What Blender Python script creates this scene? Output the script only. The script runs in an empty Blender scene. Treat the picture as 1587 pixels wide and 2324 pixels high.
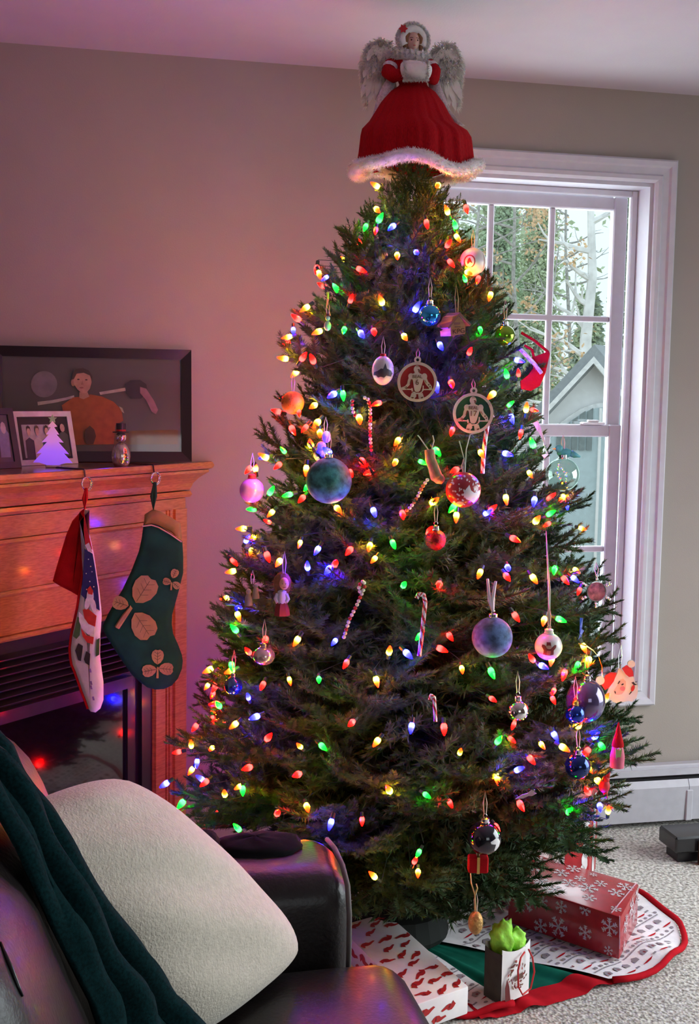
import bpy, bmesh, math, random
import numpy as np
from mathutils import Vector, Matrix, Quaternion, noise as mnoise

C = bpy.context.scene.collection
SC = bpy.context.scene
R = random.Random(7)

# ------------------------------------------------------------------ camera
F, PT, RO, YA, CH = 2750.0, 0.101, 0.017, 0.222, 1.467     # focal length (px of the 1587x2324 frame), pitch, roll, yaw, height
CX, CY = 793.5, 1162.0
FW = Vector((math.sin(YA)*math.cos(PT), math.cos(YA)*math.cos(PT), -math.sin(PT)))
_rt = Vector((math.cos(YA), -math.sin(YA), 0))
_dn = FW.cross(_rt)
RT = _rt*math.cos(RO) - _dn*math.sin(RO)
DN = _rt*math.sin(RO) + _dn*math.cos(RO)
CAM = Vector((0, 0, CH))
cd = bpy.data.cameras.new('camera'); cam = bpy.data.objects.new('camera', cd); C.objects.link(cam)
cd.sensor_fit = 'VERTICAL'; cd.sensor_height = 24; cd.lens = 24*F/2324; cd.clip_start = 0.05; cd.clip_end = 200
m = Matrix((RT, -DN, -FW)).transposed().to_4x4(); m.translation = CAM
cam.matrix_world = m
SC.camera = cam

# ------------------------------------------------------------------ world, daylight, exposure
wd = bpy.data.worlds.new('overcast_sky'); SC.world = wd; wd.use_nodes = True
wn = wd.node_tree; bgn = wn.nodes['Background']
tc = wn.nodes.new('ShaderNodeTexCoord'); nz = wn.nodes.new('ShaderNodeTexNoise'); rp = wn.nodes.new('ShaderNodeValToRGB')
nz.inputs['Scale'].default_value = 2.0; nz.inputs['Detail'].default_value = 4
rp.color_ramp.elements[0].color = (0.66, 0.84, 0.92, 1); rp.color_ramp.elements[1].color = (0.88, 0.96, 1.0, 1)
wn.links.new(tc.outputs['Generated'], nz.inputs['Vector']); wn.links.new(nz.outputs['Fac'], rp.inputs['Fac']); wn.links.new(rp.outputs['Color'], bgn.inputs['Color'])
bgn.inputs['Strength'].default_value = 1.6

def area(name, loc, aim, sx, sy, power, col, spread=math.pi):
    l = bpy.data.lights.new(name, 'AREA'); l.shape = 'RECTANGLE'; l.size = sx; l.size_y = sy; l.energy = power; l.color = col; l.spread = spread
    o = bpy.data.objects.new(name, l); C.objects.link(o); o.location = loc
    o.rotation_euler = (Vector(aim) - Vector(loc)).to_track_quat('-Z', 'Y').to_euler()
    return o
# daylight entering by the sliding glass door of the right wall, the window behind the camera and the window of the far wall
area('patio_door_daylight', (3.56, 2.0, 1.15), (0.9, 2.35, -0.9), 1.9, 2.0, 62, (0.88, 0.96, 1.0), math.radians(125))
area('rear_window_daylight', (1.2, -1.95, 1.45), (0.9, 2.0, 0.2), 1.5, 1.2, 3.5, (0.95, 0.97, 1.0), math.radians(140))
area('far_window_daylight', (1.44, 3.95, 1.32), (1.44, 2.2, 1.25), 0.78, 1.7, 30, (0.84, 0.93, 1.0))
SC.view_settings.view_transform = 'Standard'; SC.view_settings.look = 'None'
SC.view_settings.exposure = -0.22; SC.view_settings.gamma = 1.0; SC.view_settings.use_curve_mapping = False
cy = SC.cycles
cy.max_bounces = 7; cy.diffuse_bounces = 3; cy.glossy_bounces = 3; cy.transmission_bounces = 5; cy.transparent_max_bounces = 8
cy.sample_clamp_indirect = 4.0; cy.adaptive_threshold = 0.02; cy.caustics_reflective = False; cy.caustics_refractive = False
BULB_POWER = 145.0

# ------------------------------------------------------------------ pixel <-> world helpers (the photograph's frame)
def ray(x, y): return FW + RT*((x-CX)/F) + DN*((y-CY)/F)
def onY(x, y, Y): d = ray(x, y); return CAM + d*(Y/d.y)
def onZ(x, y, Z): d = ray(x, y); return CAM + d*((Z-CH)/d.z)
def atD(x, y, D): return CAM + ray(x, y)*D
def proj(P):
    v = Vector(P) - CAM; z = v.dot(FW); return (CX + F*v.dot(RT)/z, CY + F*v.dot(DN)/z, z)
UP = Vector((0, 0, 1)); RH = _rt.copy(); TOW = Vector((-math.sin(YA), -math.cos(YA), 0))   # sideways, and towards the viewer's side of the room

# ------------------------------------------------------------------ materials
MATS = {}
def sock(b, *names):
    for n in names:
        if n in b.inputs: return b.inputs[n]
def pm(name, col, rough=0.5, metal=0.0, var=0.12, scale=30.0, bump=0.0, bscale=200.0, coat=0.0, sheen=0.0, trans=0.0, spec=0.5, stretch=None, col2=None, emit=None, ior=1.45, alpha=1.0, sss=0.0):
    if name in MATS: return MATS[name]
    mt = bpy.data.materials.new(name); mt.use_nodes = True; nt = mt.node_tree; b = nt.nodes['Principled BSDF']
    c = tuple(col)[:3]
    t = nt.nodes.new('ShaderNodeTexCoord'); mp = nt.nodes.new('ShaderNodeMapping'); nt.links.new(t.outputs['Object'], mp.inputs['Vector'])
    if stretch: mp.inputs['Scale'].default_value = stretch
    n = nt.nodes.new('ShaderNodeTexNoise'); n.inputs['Scale'].default_value = scale; n.inputs['Detail'].default_value = 4
    nt.links.new(mp.outputs['Vector'], n.inputs['Vector'])
    r = nt.nodes.new('ShaderNodeValToRGB'); nt.links.new(n.outputs['Fac'], r.inputs['Fac'])
    d = col2 if col2 else tuple(min(1, x*(1+var)) for x in c)
    a = c if col2 else tuple(x*(1-var) for x in c)
    r.color_ramp.elements[0].position = 0.35; r.color_ramp.elements[1].position = 0.65
    r.color_ramp.elements[0].color = (*a, 1); r.color_ramp.elements[1].color = (*d, 1)
    nt.links.new(r.outputs['Color'], b.inputs['Base Color'])
    b.inputs['Roughness'].default_value = rough; b.inputs['Metallic'].default_value = metal; b.inputs['IOR'].default_value = ior
    sock(b, 'Specular IOR Level').default_value = spec
    if coat: sock(b, 'Coat Weight').default_value = coat; sock(b, 'Coat Roughness').default_value = 0.12
    if sheen: sock(b, 'Sheen Weight').default_value = sheen; sock(b, 'Sheen Roughness').default_value = 0.4
    if trans: sock(b, 'Transmission Weight').default_value = trans
    if sss: sock(b, 'Subsurface Weight').default_value = sss; sock(b, 'Subsurface Scale').default_value = 0.01
    if emit: sock(b, 'Emission Color').default_value = (*emit[:3], 1); sock(b, 'Emission Strength').default_value = emit[3]
    if bump:
        n2 = nt.nodes.new('ShaderNodeTexNoise'); n2.inputs['Scale'].default_value = bscale; n2.inputs['Detail'].default_value = 3
        nt.links.new(mp.outputs['Vector'], n2.inputs['Vector'])
        bp = nt.nodes.new('ShaderNodeBump'); bp.inputs['Strength'].default_value = bump; bp.inputs['Distance'].default_value = 0.004
        nt.links.new(n2.outputs['Fac'], bp.inputs['Height']); nt.links.new(bp.outputs['Normal'], b.inputs['Normal'])
    MATS[name] = mt; return mt

def glass(name, col=(0.9, 0.95, 0.95), keep=0.88, rough=0.02):
    if name in MATS: return MATS[name]
    mt = bpy.data.materials.new(name); mt.use_nodes = True; nt = mt.node_tree; nt.nodes.clear()
    o = nt.nodes.new('ShaderNodeOutputMaterial'); mx = nt.nodes.new('ShaderNodeMixShader'); tr = nt.nodes.new('ShaderNodeBsdfTransparent'); g = nt.nodes.new('ShaderNodeBsdfGlossy')
    n = nt.nodes.new('ShaderNodeTexNoise'); n.inputs['Scale'].default_value = 3; mr = nt.nodes.new('ShaderNodeMapRange')
    mr.inputs['To Min'].default_value = 1-keep-0.02; mr.inputs['To Max'].default_value = 1-keep+0.02
    nt.links.new(n.outputs['Fac'], mr.inputs['Value']); nt.links.new(mr.outputs['Result'], mx.inputs['Fac'])
    tr.inputs['Color'].default_value = (*col, 1); g.inputs['Roughness'].default_value = rough; g.inputs['Color'].default_value = (*col, 1)
    nt.links.new(tr.outputs[0], mx.inputs[1]); nt.links.new(g.outputs[0], mx.inputs[2]); nt.links.new(mx.outputs[0], o.inputs['Surface'])
    MATS[name] = mt; return mt

def wood(name, c1, c2, rough=0.3, coat=0.4, axis=(1, 1, 12)):
    if name in MATS: return MATS[name]
    mt = pm(name, c1, rough, 0, 0, 9, 0.15, 60, coat=coat, stretch=axis, col2=c2); return mt

# ------------------------------------------------------------------ mesh builder
class MB:
    def __init__(s): s.v = []; s.f = []; s.m = []
    def add(s, vs, fs, mi=0):
        b = len(s.v); s.v += [tuple(p) for p in vs]; s.f += [[b+i for i in f] for f in fs]; s.m += [mi]*len(fs); return s
    def box(s, lo, hi, mi=0, bev=0.0, fr=None):
        (x0, y0, z0), (x1, y1, z1) = lo, hi
        if bev <= 0:
            vs = [(x0,y0,z0),(x1,y0,z0),(x1,y1,z0),(x0,y1,z0),(x0,y0,z1),(x1,y0,z1),(x1,y1,z1),(x0,y1,z1)]
            fs = [(0,3,2,1),(4,5,6,7),(0,1,5,4),(1,2,6,5),(2,3,7,6),(3,0,4,7)]
        else:
            bm = bmesh.new(); bmesh.ops.create_cube(bm, size=1)
            for v in bm.verts: v.co = Vector(((x0+x1)/2+v.co.x*(x1-x0), (y0+y1)/2+v.co.y*(y1-y0), (z0+z1)/2+v.co.z*(z1-z0)))
            seg = 1 if bev < 0.012 else 4
            bmesh.ops.bevel(bm, geom=bm.edges[:], offset=bev, segments=seg, profile=0.5, affect='EDGES')
            bm.verts.index_update(); vs = [v.co.copy() for v in bm.verts]; fs = [[v.index for v in f.verts] for f in bm.faces]; bm.free()
        if fr: vs = [fr(Vector(p)) for p in vs]
        return s.add(vs, fs, mi)
    def tube(s, pts, rad, n=6, mi=0, cap=True):
        pts = [Vector(p) for p in pts]; k = len(pts); rs = rad if isinstance(rad, (list, tuple)) else [rad]*k
        ref = None; vs = []
        for i, p in enumerate(pts):
            d = (pts[min(i+1, k-1)] - pts[max(i-1, 0)]).normalized()
            if ref is None: ref = d.orthogonal().normalized()
            u = (ref - d*ref.dot(d)); u = u.normalized() if u.length > 1e-6 else d.orthogonal().normalized(); ref = u; w = d.cross(u)
            for j in range(n):
                a = 2*math.pi*j/n; vs.append(p + (u*math.cos(a)+w*math.sin(a))*rs[i])
        fs = [(i*n+j, i*n+(j+1) % n, (i+1)*n+(j+1) % n, (i+1)*n+j) for i in range(k-1) for j in range(n)]
        if cap: fs += [tuple(range(n-1, -1, -1)), tuple(range((k-1)*n, k*n))]
        return s.add(vs, fs, mi)
    def lathe(s, prof, c=(0, 0, 0), n=20, mi=0, ax=UP, sx=1.0, wob=None, cap=True):
        c = Vector(c); ax = Vector(ax).normalized(); u = (RH if abs(ax.z) > 0.5 else ax.orthogonal()).copy(); u = (u - ax*u.dot(ax)).normalized(); w = ax.cross(u); vs = []
        for i, (r, z) in enumerate(prof):
            for j in range(n):
                a = 2*math.pi*j/n; rr = r*(wob(a, i/(len(prof)-1)) if wob else 1)
                vs.append(c + ax*z + (u*math.cos(a)*sx + w*math.sin(a))*rr)
        k = len(prof); fs = [(i*n+j, i*n+(j+1) % n, (i+1)*n+(j+1) % n, (i+1)*n+j) for i in range(k-1) for j in range(n)]
        if cap: fs += [tuple(range(n-1, -1, -1)), tuple(range((k-1)*n, k*n))]
        return s.add(vs, fs, mi)
    def ball(s, c, rx, ry=None, rz=None, n=16, k=10, mi=0, nz=0.0):
        ry = rx if ry is None else ry; rz = rx if rz is None else rz; c = Vector(c); vs = []
        for i in range(k+1):
            t = math.pi*i/k
            for j in range(n):
                a = 2*math.pi*j/n; q = 1 + (R.uniform(-nz, nz) if nz else 0)
                vs.append(c + RH*(rx*math.sin(t)*math.cos(a)*q) + TOW*(ry*math.sin(t)*math.sin(a)*q) + UP*(rz*math.cos(t)*q))
        fs = [(i*n+j, (i+1)*n+j, (i+1)*n+(j+1) % n, i*n+(j+1) % n) for i in range(k) for j in range(n)]
        return s.add(vs, fs, mi)
    def prism(s, pts, th, mi=0, mside=None):
        pts = [Vector(p) for p in pts]; th = Vector(th); n = len(pts)
        b = len(s.v); s.add(pts + [p+th for p in pts], [], mi)
        s.f += [[b+i for i in range(n)], [b+n+i for i in range(n-1, -1, -1)]]; s.m += [mi, mi]
        s.f += [[b+i, b+n+i, b+n+(i+1) % n, b+(i+1) % n] for i in range(n)]; s.m += [mi if mside is None else mside]*n
        return s
    def poly(s, pts, mi=0): return s.add(pts, [tuple(range(len(pts)))], mi)
    def grid(s, fn, nu, nv, mi=0, back=False):
        vs = [fn(i/nu, j/nv) for j in range(nv+1) for i in range(nu+1)]
        return s.add(vs, [(j*(nu+1)+i, j*(nu+1)+i+1, (j+1)*(nu+1)+i+1, (j+1)*(nu+1)+i) for j in range(nv) for i in range(nu)], mi)
    def fuzz(s, pts, ln, wid, n, mi=0, droop=0.2, jit=0.6):
        for _ in range(n):
            p, nn = R.choice(pts); p = Vector(p); d = (Vector(nn) + Vector((R.uniform(-1, 1), R.uniform(-1, 1), R.uniform(-1, 1)))*jit).normalized()
            l = ln*R.uniform(0.5, 1.2); q = d.orthogonal().normalized()*wid; q.rotate(Quaternion(d, R.uniform(0, 6.28)))
            mid = p + d*l*0.6; tip = p + d*l + Vector((0, 0, -droop*l))
            s.add([p-q, p+q, mid+q*0.7, tip, mid-q*0.7], [(0, 1, 2, 3, 4)], mi)
        return s
    def build(s, name, mats, parent=None, smooth=False, label=None, kind=None):
        mats = mats if isinstance(mats, (list, tuple)) else [mats]
        me = bpy.data.meshes.new(name); off = Vector((0, 0, 0)); q = parent
        while q is not None: off += q.location; q = q.parent
        me.from_pydata([tuple(Vector(p)-off) for p in s.v], [], s.f); me.update()
        for x in mats: me.materials.append(x)
        if len(mats) > 1: me.polygons.foreach_set('material_index', s.m)
        if smooth:
            me.polygons.foreach_set('use_smooth', [True]*len(me.polygons))
            if smooth != 'all': me.set_sharp_from_angle(angle=math.radians(smooth if isinstance(smooth, (int, float)) and smooth > 1 else 40))
        o = bpy.data.objects.new(name, me); C.objects.link(o)
        if parent is not None: o.parent = parent
        if label: o['label'] = label
        if kind: o['kind'] = kind
        return o
def thing(name, label, cat, loc, group=None):
    o = bpy.data.objects.new(name, None); C.objects.link(o); o.location = Vector(loc); o.empty_display_size = 0.05
    o['label'] = label; o['category'] = cat
    if group: o['group'] = group
    return o
def tag(o, label, cat, group=None):
    o['label'] = label; o['category'] = cat
    if group: o['group'] = group
    return o
def struct(name, mb, mats, **k): return mb.build(name, mats, kind='structure', **k)
def recenter(o):
    """put the origin of a one-mesh thing at the middle of its mesh base"""
    vs = np.empty(len(o.data.vertices)*3); o.data.vertices.foreach_get('co', vs); vs = vs.reshape(-1, 3)
    c = vs.mean(0); c[2] = vs[:, 2].min(); o.data.vertices.foreach_set('co', (vs-c).ravel()); o.location = Vector(c); o.data.update(); return o
def frameL(Cn, s):
    """local drawing frame of a small thing: u px to the right, v px down, w metres towards the room"""
    Cn = Vector(Cn); return lambda u, v, w=0.0: Cn + RH*(u*s) - UP*(v*s) + TOW*w
def ellipse(cx, cy_, rx, ry, n=16, a0=0.0, rot=0.0):
    o = []
    for i in range(n):
        a = a0 + 2*math.pi*i/n; x, y = rx*math.cos(a), ry*math.sin(a)
        o.append((cx + x*math.cos(rot)-y*math.sin(rot), cy_ + x*math.sin(rot)+y*math.cos(rot)))
    return o
def text(body, size, origin, xdir, ydir, mat, parent, name='lettering', extrude=0.0004):
    cu = bpy.data.curves.new(name, 'FONT'); cu.body = body; cu.size = size; cu.align_x = 'CENTER'; cu.align_y = 'CENTER'; cu.extrude = extrude
    ob = bpy.data.objects.new(name, cu); C.objects.link(ob); cu.materials.append(mat)
    x = Vector(xdir).normalized(); y = Vector(ydir).normalized(); z = x.cross(y)
    mm = Matrix((x, y, z)).transposed().to_4x4(); off = Vector((0, 0, 0)); q = parent
    while q is not None: off += q.location; q = q.parent
    mm.translation = Vector(origin) - off
    dg = bpy.context.evaluated_depsgraph_get(); me = bpy.data.meshes.new_from_object(ob.evaluated_get(dg)); bpy.data.objects.remove(ob)
    me.transform(mm); o = bpy.data.objects.new(name, me); C.objects.link(o); o.parent = parent
    if not me.materials: me.materials.append(mat)
    return o

# common materials
WHITE = pm('white_paint', (0.70, 0.68, 0.70), 0.4, var=0.03)
BLACKM = pm('black_metal', (0.012, 0.011, 0.013), 0.35, 0.0, coat=0.2)
SILVER = pm('silver', (0.8, 0.8, 0.8), 0.15, 1.0, var=0.05)
GOLD = pm('gold', (0.75, 0.5, 0.14), 0.3, 1.0, var=0.1)
THREAD = pm('cream_thread', (0.6, 0.55, 0.45), 0.8)
REDF = pm('red_felt', (0.45, 0.008, 0.012), 0.9, spec=0.12, bump=0.3, bscale=400)
WHITEF = pm('white_fur', (0.78, 0.76, 0.72), 0.9, sheen=0.3)
OAK = wood('honey_oak', (0.36, 0.13, 0.035), (0.52, 0.22, 0.065), 0.28, 0.5, (3, 3, 26))
OAKH = wood('honey_oak_rail', (0.36, 0.13, 0.035), (0.52, 0.22, 0.065), 0.28, 0.5, (5, 5, 40))
# ================================================================== the room
YW = 3.73; CEIL = 2.44; XL, XR, YF = -0.82, 3.6, -2.0
WALLM = pm('greige_wall_paint', (0.37, 0.325, 0.285), 0.8, var=0.02, scale=6, bump=0.12, bscale=260)
CEILM = pm('ceiling_paint', (0.56, 0.53, 0.56), 0.9, var=0.02, scale=6, bump=0.15, bscale=180)
def carpet_mat():
    mt = pm('berber_carpet', (0.40, 0.37, 0.33), 0.95, var=0.0, scale=5, sheen=0.2); nt = mt.node_tree; b = nt.nodes['Principled BSDF']
    t = nt.nodes.new('ShaderNodeTexCoord'); v = nt.nodes.new('ShaderNodeTexVoronoi'); v.inputs['Scale'].default_value = 120; n = nt.nodes.new('ShaderNodeTexNoise'); n.inputs['Scale'].default_value = 95; n.inputs['Detail'].default_value = 5
    nt.links.new(t.outputs['Object'], v.inputs['Vector']); nt.links.new(t.outputs['Object'], n.inputs['Vector'])
    r = nt.nodes.new('ShaderNodeValToRGB'); nt.links.new(n.outputs['Fac'], r.inputs['Fac'])
    r.color_ramp.elements[0].position = 0.36; r.color_ramp.elements[1].position = 0.60
    r.color_ramp.elements[0].color = (0.20, 0.178, 0.15, 1); r.color_ramp.elements[1].color = (0.64, 0.61, 0.55, 1)
    nt.links.new(r.outputs['Color'], b.inputs['Base Color'])
    bp = nt.nodes.new('ShaderNodeBump'); bp.inputs['Strength'].default_value = 0.55; bp.inputs['Distance'].default_value = 0.006
    nt.links.new(v.outputs['Distance'], bp.inputs['Height']); nt.links.new(bp.outputs['Normal'], b.inputs['Normal']); return mt
# window numbers (metres along the far wall)
WX0, WX1, WZ0, WZ1 = 1.035, 1.842, 0.488, 2.152
struct('floor', MB().box((XL-0.15, YF-0.15, -0.12), (XR+0.15, YW+0.02, 0)), carpet_mat())
struct('ceiling', MB().box((XL-0.15, YF-0.15, CEIL), (XR+0.15, YW+0.2, CEIL+0.1)), CEILM)
struct('wall_back', MB().box((XL-0.15, YW, 0), (WX0, YW+0.16, CEIL)).box((WX1, YW, 0), (XR+0.15, YW+0.16, CEIL)).box((WX0, YW, 0), (WX1, YW+0.16, WZ0)).box((WX0, YW, WZ1), (WX1, YW+0.16, CEIL)), WALLM)
struct('wall_left', MB().box((XL-0.15, YF, 0), (XL, YW, CEIL)), WALLM)
struct('wall_front', MB().box((XL, YF-0.15, 0), (0.4, YF, CEIL)).box((2.0, YF-0.15, 0), (XR, YF, CEIL)).box((0.4, YF-0.15, 0), (2.0, YF, 0.8)).box((0.4, YF-0.15, 2.05), (2.0, YF, CEIL)), WALLM)
struct('wall_right', MB().box((XR, YF, 0), (XR+0.15, 1.0, CEIL)).box((XR, 3.0, 0), (XR+0.15, YW, CEIL)).box((XR, 1.0, 2.1), (XR+0.15, 3.0, CEIL)), WALLM)

# ---- window_1: double hung, three by two lights in each sash, picture-frame casing
TRIM = pm('trim_paint', (0.62, 0.61, 0.66), 0.35, var=0.03)
w1 = bpy.data.objects.new('window_1', None); C.objects.link(w1); w1.location = (1.44, YW, WZ0); w1['kind'] = 'structure'
def casing(x0, x1, z0, z1):
    W = 0.074; prof = [(0, 0.012), (0.008, 0.02), (0.02, 0.021), (0.026, 0.014), (0.046, 0.016), (0.052, 0.022), (0.068, 0.024), (W, 0.018)]
    for nm, a, b in (('head', 0, 1), ('right', 1, 2), ('apron', 2, 3), ('left', 3, 0)):
        cor = [(x0, z1), (x1, z1), (x1, z0), (x0, z0)]; out = [(-1, 1), (1, 1), (1, -1), (-1, -1)]; mb = MB(); vs = []
        for i in (a, b):
            for d, h in prof: vs.append((cor[i][0]+out[i][0]*d, YW-h, cor[i][1]+out[i][1]*d))
            vs.append((cor[i][0]+out[i][0]*W, YW, cor[i][1]+out[i][1]*W)); vs.append((cor[i][0], YW, cor[i][1]))
        n = len(prof)+2
        mb.add(vs, [(i, (i+1) % n, n+(i+1) % n, n+i) for i in range(n)] + [tuple(range(n)), tuple(range(2*n-1, n-1, -1))])
        mb.build('casing', TRIM, w1)
casing(WX0, WX1, WZ0, WZ1)
YJ = YW+0.125
for lo, hi in (((WX0, YW, WZ0), (WX0+0.012, YJ+0.03, WZ1)), ((WX1-0.012, YW, WZ0), (WX1, YJ+0.03, WZ1)), ((WX0+0.012, YW, WZ1-0.012), (WX1-0.012, YJ+0.03, WZ1)), ((WX0+0.012, YW, WZ0), (WX1-0.012, YJ+0.03, WZ0+0.012))):
    MB().box(lo, hi).build('jamb', TRIM, w1)
SX0, SX1 = WX0+0.012, WX1-0.012
# stop beads
for x in (SX0, SX1-0.022): MB().box((x, YW+0.085, WZ0+0.012), (x+0.022, YW+0.1, WZ1-0.012), bev=0.003).build('stop_bead', TRIM, w1)
MB().box((SX0+0.022, YW+0.085, WZ1-0.034), (SX1-0.022, YW+0.1, WZ1-0.012), bev=0.003).build('stop_bead', TRIM, w1)
SASH = pm('sash_paint', (0.56, 0.54, 0.59), 0.35, var=0.03)
PANE = glass('window_pane', (0.97, 0.99, 0.99), 0.94)
def sash(y, z0, z1, st=0.05, top=0.045, bot=0.05):
    x0, x1 = SX0+0.02, SX1-0.02
    s = MB().box((x0, y, z0), (x0+st, y+0.034, z1), bev=0.004).box((x1-st, y, z0), (x1, y+0.034, z1), bev=0.004).box((x0+st, y, z1-top), (x1-st, y+0.034, z1), bev=0.004).box((x0+st, y, z0), (x1-st, y+0.034, z0+bot), bev=0.004).build('sash_frame', SASH, w1)
    gx0, gx1, gz0, gz1 = x0+st, x1-st, z0+bot, z1-top
    for k in (1, 2):
        x = gx0+(gx1-gx0)*k/3; MB().box((x-0.010, y+0.008, gz0), (x+0.010, y+0.026, gz1), bev=0.003).build('muntin', SASH, s)
    zm = (gz0+gz1)/2; MB().box((gx0, y+0.0075, zm-0.010), (gx1, y+0.0265, zm+0.010), bev=0.003).build('muntin', SASH, s)
    for i in range(3):
        for j in range(2):
            MB().box((gx0+(gx1-gx0)*i/3, y+0.015, gz0+(gz1-gz0)*j/2), (gx0+(gx1-gx0)*(i+1)/3, y+0.018, gz0+(gz1-gz0)*(j+1)/2)).build('pane', PANE, s)
ZM = 1.34
sash(YJ-0.008, ZM-0.02, WZ1-0.03, bot=0.036)
sash(YW+0.09+0.012, WZ0+0.012, ZM+0.022, top=0.042, st=0.045)
lk = MB().box((1.66, YW+0.078, ZM+0.022), (1.74, YW+0.112, ZM+0.03), bev=0.003).box((1.68, YW+0.082, ZM+0.03), (1.72, YW+0.1, ZM+0.038), bev=0.003); lk.build('sash_lock', WHITE, w1)

# ---- baseboard heater on the far wall
ht = thing('baseboard_heater', 'long white metal baseboard heater under the window', 'heater', (1.9, YW-0.03, 0.0))
HM = pm('heater_enamel', (0.50, 0.49, 0.53), 0.4, var=0.04)
MB().box((0.9, YW-0.012, 0.02), (3.4, YW, 0.205)).build('back_plate', HM, ht)
MB().box((0.9, YW-0.05, 0.192), (3.4, YW-0.012, 0.212), bev=0.004).box((0.9, YW-0.058, 0.178), (3.4, YW-0.05, 0.2)).build('top_hood', HM, ht)
MB().box((0.9, YW-0.045, 0.150), (3.4, YW-0.013, 0.166)).build('slot_shade', BLACKM, ht)  # shade of the open damper slot, set in as a black bar
MB().prism([(0.9, YW-0.066, 0.022), (0.9, YW-0.070, 0.14), (0.9, YW-0.058, 0.163), (0.9, YW-0.050, 0.160), (0.9, YW-0.062, 0.138), (0.9, YW-0.058, 0.022)], (1.13, 0, 0)).build('front_cover', HM, ht)
MB().prism([(2.032, YW-0.066, 0.022), (2.032, YW-0.070, 0.14), (2.032, YW-0.058, 0.163), (2.032, YW-0.050, 0.160), (2.032, YW-0.062, 0.138), (2.032, YW-0.058, 0.022)], (1.36, 0, 0)).build('front_cover', HM, ht)
MB().box((2.02, YW-0.073, 0.02), (2.045, YW-0.066, 0.128), bev=0.003).build('joint_strip', HM, ht)
for x in (0.9, 1.6, 2.4, 3.3): MB().box((x, YW-0.05, 0.0), (x+0.03, YW-0.012, 0.03)).build('foot', BLACKM, ht)

# ---- low black box at the right
bx = thing('black_box', 'low glossy black box beside the baseboard heater at the right edge', 'box', (1.95, 3.45, 0))
BL = pm('black_lacquer', (0.012, 0.012, 0.014), 0.22, coat=0.4)
p = onZ(1535, 1904, 0.085); q = onZ(1540, 1871, 0.085)
x0, y0 = p.x, p.y; x1, y1 = x0+0.32, q.y
MB().box((x0, y0, 0.035), (x1, y1, 0.088), bev=0.006).build('body', BL, bx)
MB().box((x0+0.02, y0+0.02, 0.0), (x1-0.02, y1-0.02, 0.035)).build('plinth', BLACKM, bx)
MB().box((x0+0.075, y0-0.02, 0.0), (x0+0.12, y0-0.001, 0.075), bev=0.003).build('wooden_leg', wood('dark_walnut', (0.05, 0.018, 0.01), (0.08, 0.03, 0.016)), bx, label='dark brown wooden leg')

# ================================================================== corner fireplace (face at 45 degrees to the far wall)
U = Vector((-math.sqrt(.5), -math.sqrt(.5), 0)); Nf = Vector((math.sqrt(.5), -math.sqrt(.5), 0)); B0 = Vector((0.323, YW, 0)); FL = 1.60
def fp(s, d, z): return B0 + U*s + Nf*d + UP*z
def cutwall(d): return -d                       # where a plane standing d in front of the face meets the far wall (45 degrees)
fpl = thing('fireplace', 'honey oak corner fireplace with black metal insert and crown mantel', 'fireplace', B0 + U*0.8)
def rail(prof, name, s1=FL, s0=None, mat=OAKH, k=0.0012):
    """a moulding run along the face: prof = (d, z) outline, cut off square on the wall"""
    vs = []; n = len(prof)
    for d, z in prof: vs.append(fp(cutwall(d)+k if s0 is None else s0, d, z))
    for d, z in prof: vs.append(fp(s1 + (d if s1 >= FL else 0), d, z))
    return MB().add(vs, [(i, n+i, n+(i+1) % n, (i+1) % n) for i in range(n)] + [tuple(range(n-1, -1, -1)), tuple(range(n, 2*n))]).build(name, mat, fpl)
ZS = 1.239
# shelf board (triangle reaching back into the corner) with its nosing
shp = [fp(cutwall(0.058)+0.002, 0.058, ZS-0.022), fp(FL+0.05, 0.058, ZS-0.022)]
cor = Vector((XL+0.002, YW-0.002, ZS-0.022)); e = fp(FL+0.05, 0.058, 0)
MB().prism([shp[0], Vector((XL+0.002, shp[0].y-(shp[0].x-XL), ZS-0.022)), cor], (0, 0, 0.022)).build('shelf', wood('oak_shelf_top', (0.17, 0.06, 0.02), (0.26, 0.10, 0.035), 0.22, 0.6, (20, 3, 3)), fpl)
rail([(0.05, ZS-0.024), (0.06, ZS-0.020), (0.064, ZS-0.012), (0.060, ZS-0.002), (0.052, ZS)], 'shelf_nosing')
rail([(0.0, 1.150), (0.010, 1.152), (0.014, 1.160), (0.018, 1.172), (0.030, 1.188), (0.046, 1.202), (0.052, 1.206), (0.052, 1.214), (0.0, 1.2145)], 'crown_moulding')
rail([(0.0, 1.128), (0.012, 1.130), (0.016, 1.138), (0.012, 1.148), (0.0, 1.149)], 'bead_moulding')
# frieze boards between the pilasters, each proud of the next, with bead mouldings in the joints
PW = 0.152
for z0, z1 in ((1.068, 1.127), (0.932, 1.052), (0.815, 0.918)):
    v = [fp(PW, -0.02, z0), fp(PW, 0.004, z0), fp(PW, 0.004, z1), fp(PW, -0.02, z1)]
    MB().prism(v, U*(FL-PW)).build('frieze_board', OAKH, fpl)
for zc in (1.060, 0.925):
    rail([(-0.01, zc-0.009), (0.008, zc-0.008), (0.013, zc-0.002), (0.010, zc+0.006), (-0.01, zc+0.008)], 'bead_moulding', s0=PW)
rail([(-0.01, 0.800), (0.012, 0.800), (0.016, 0.806), (0.010, 0.812), (-0.01, 0.815)], 'bead_moulding', s0=PW)
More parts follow.
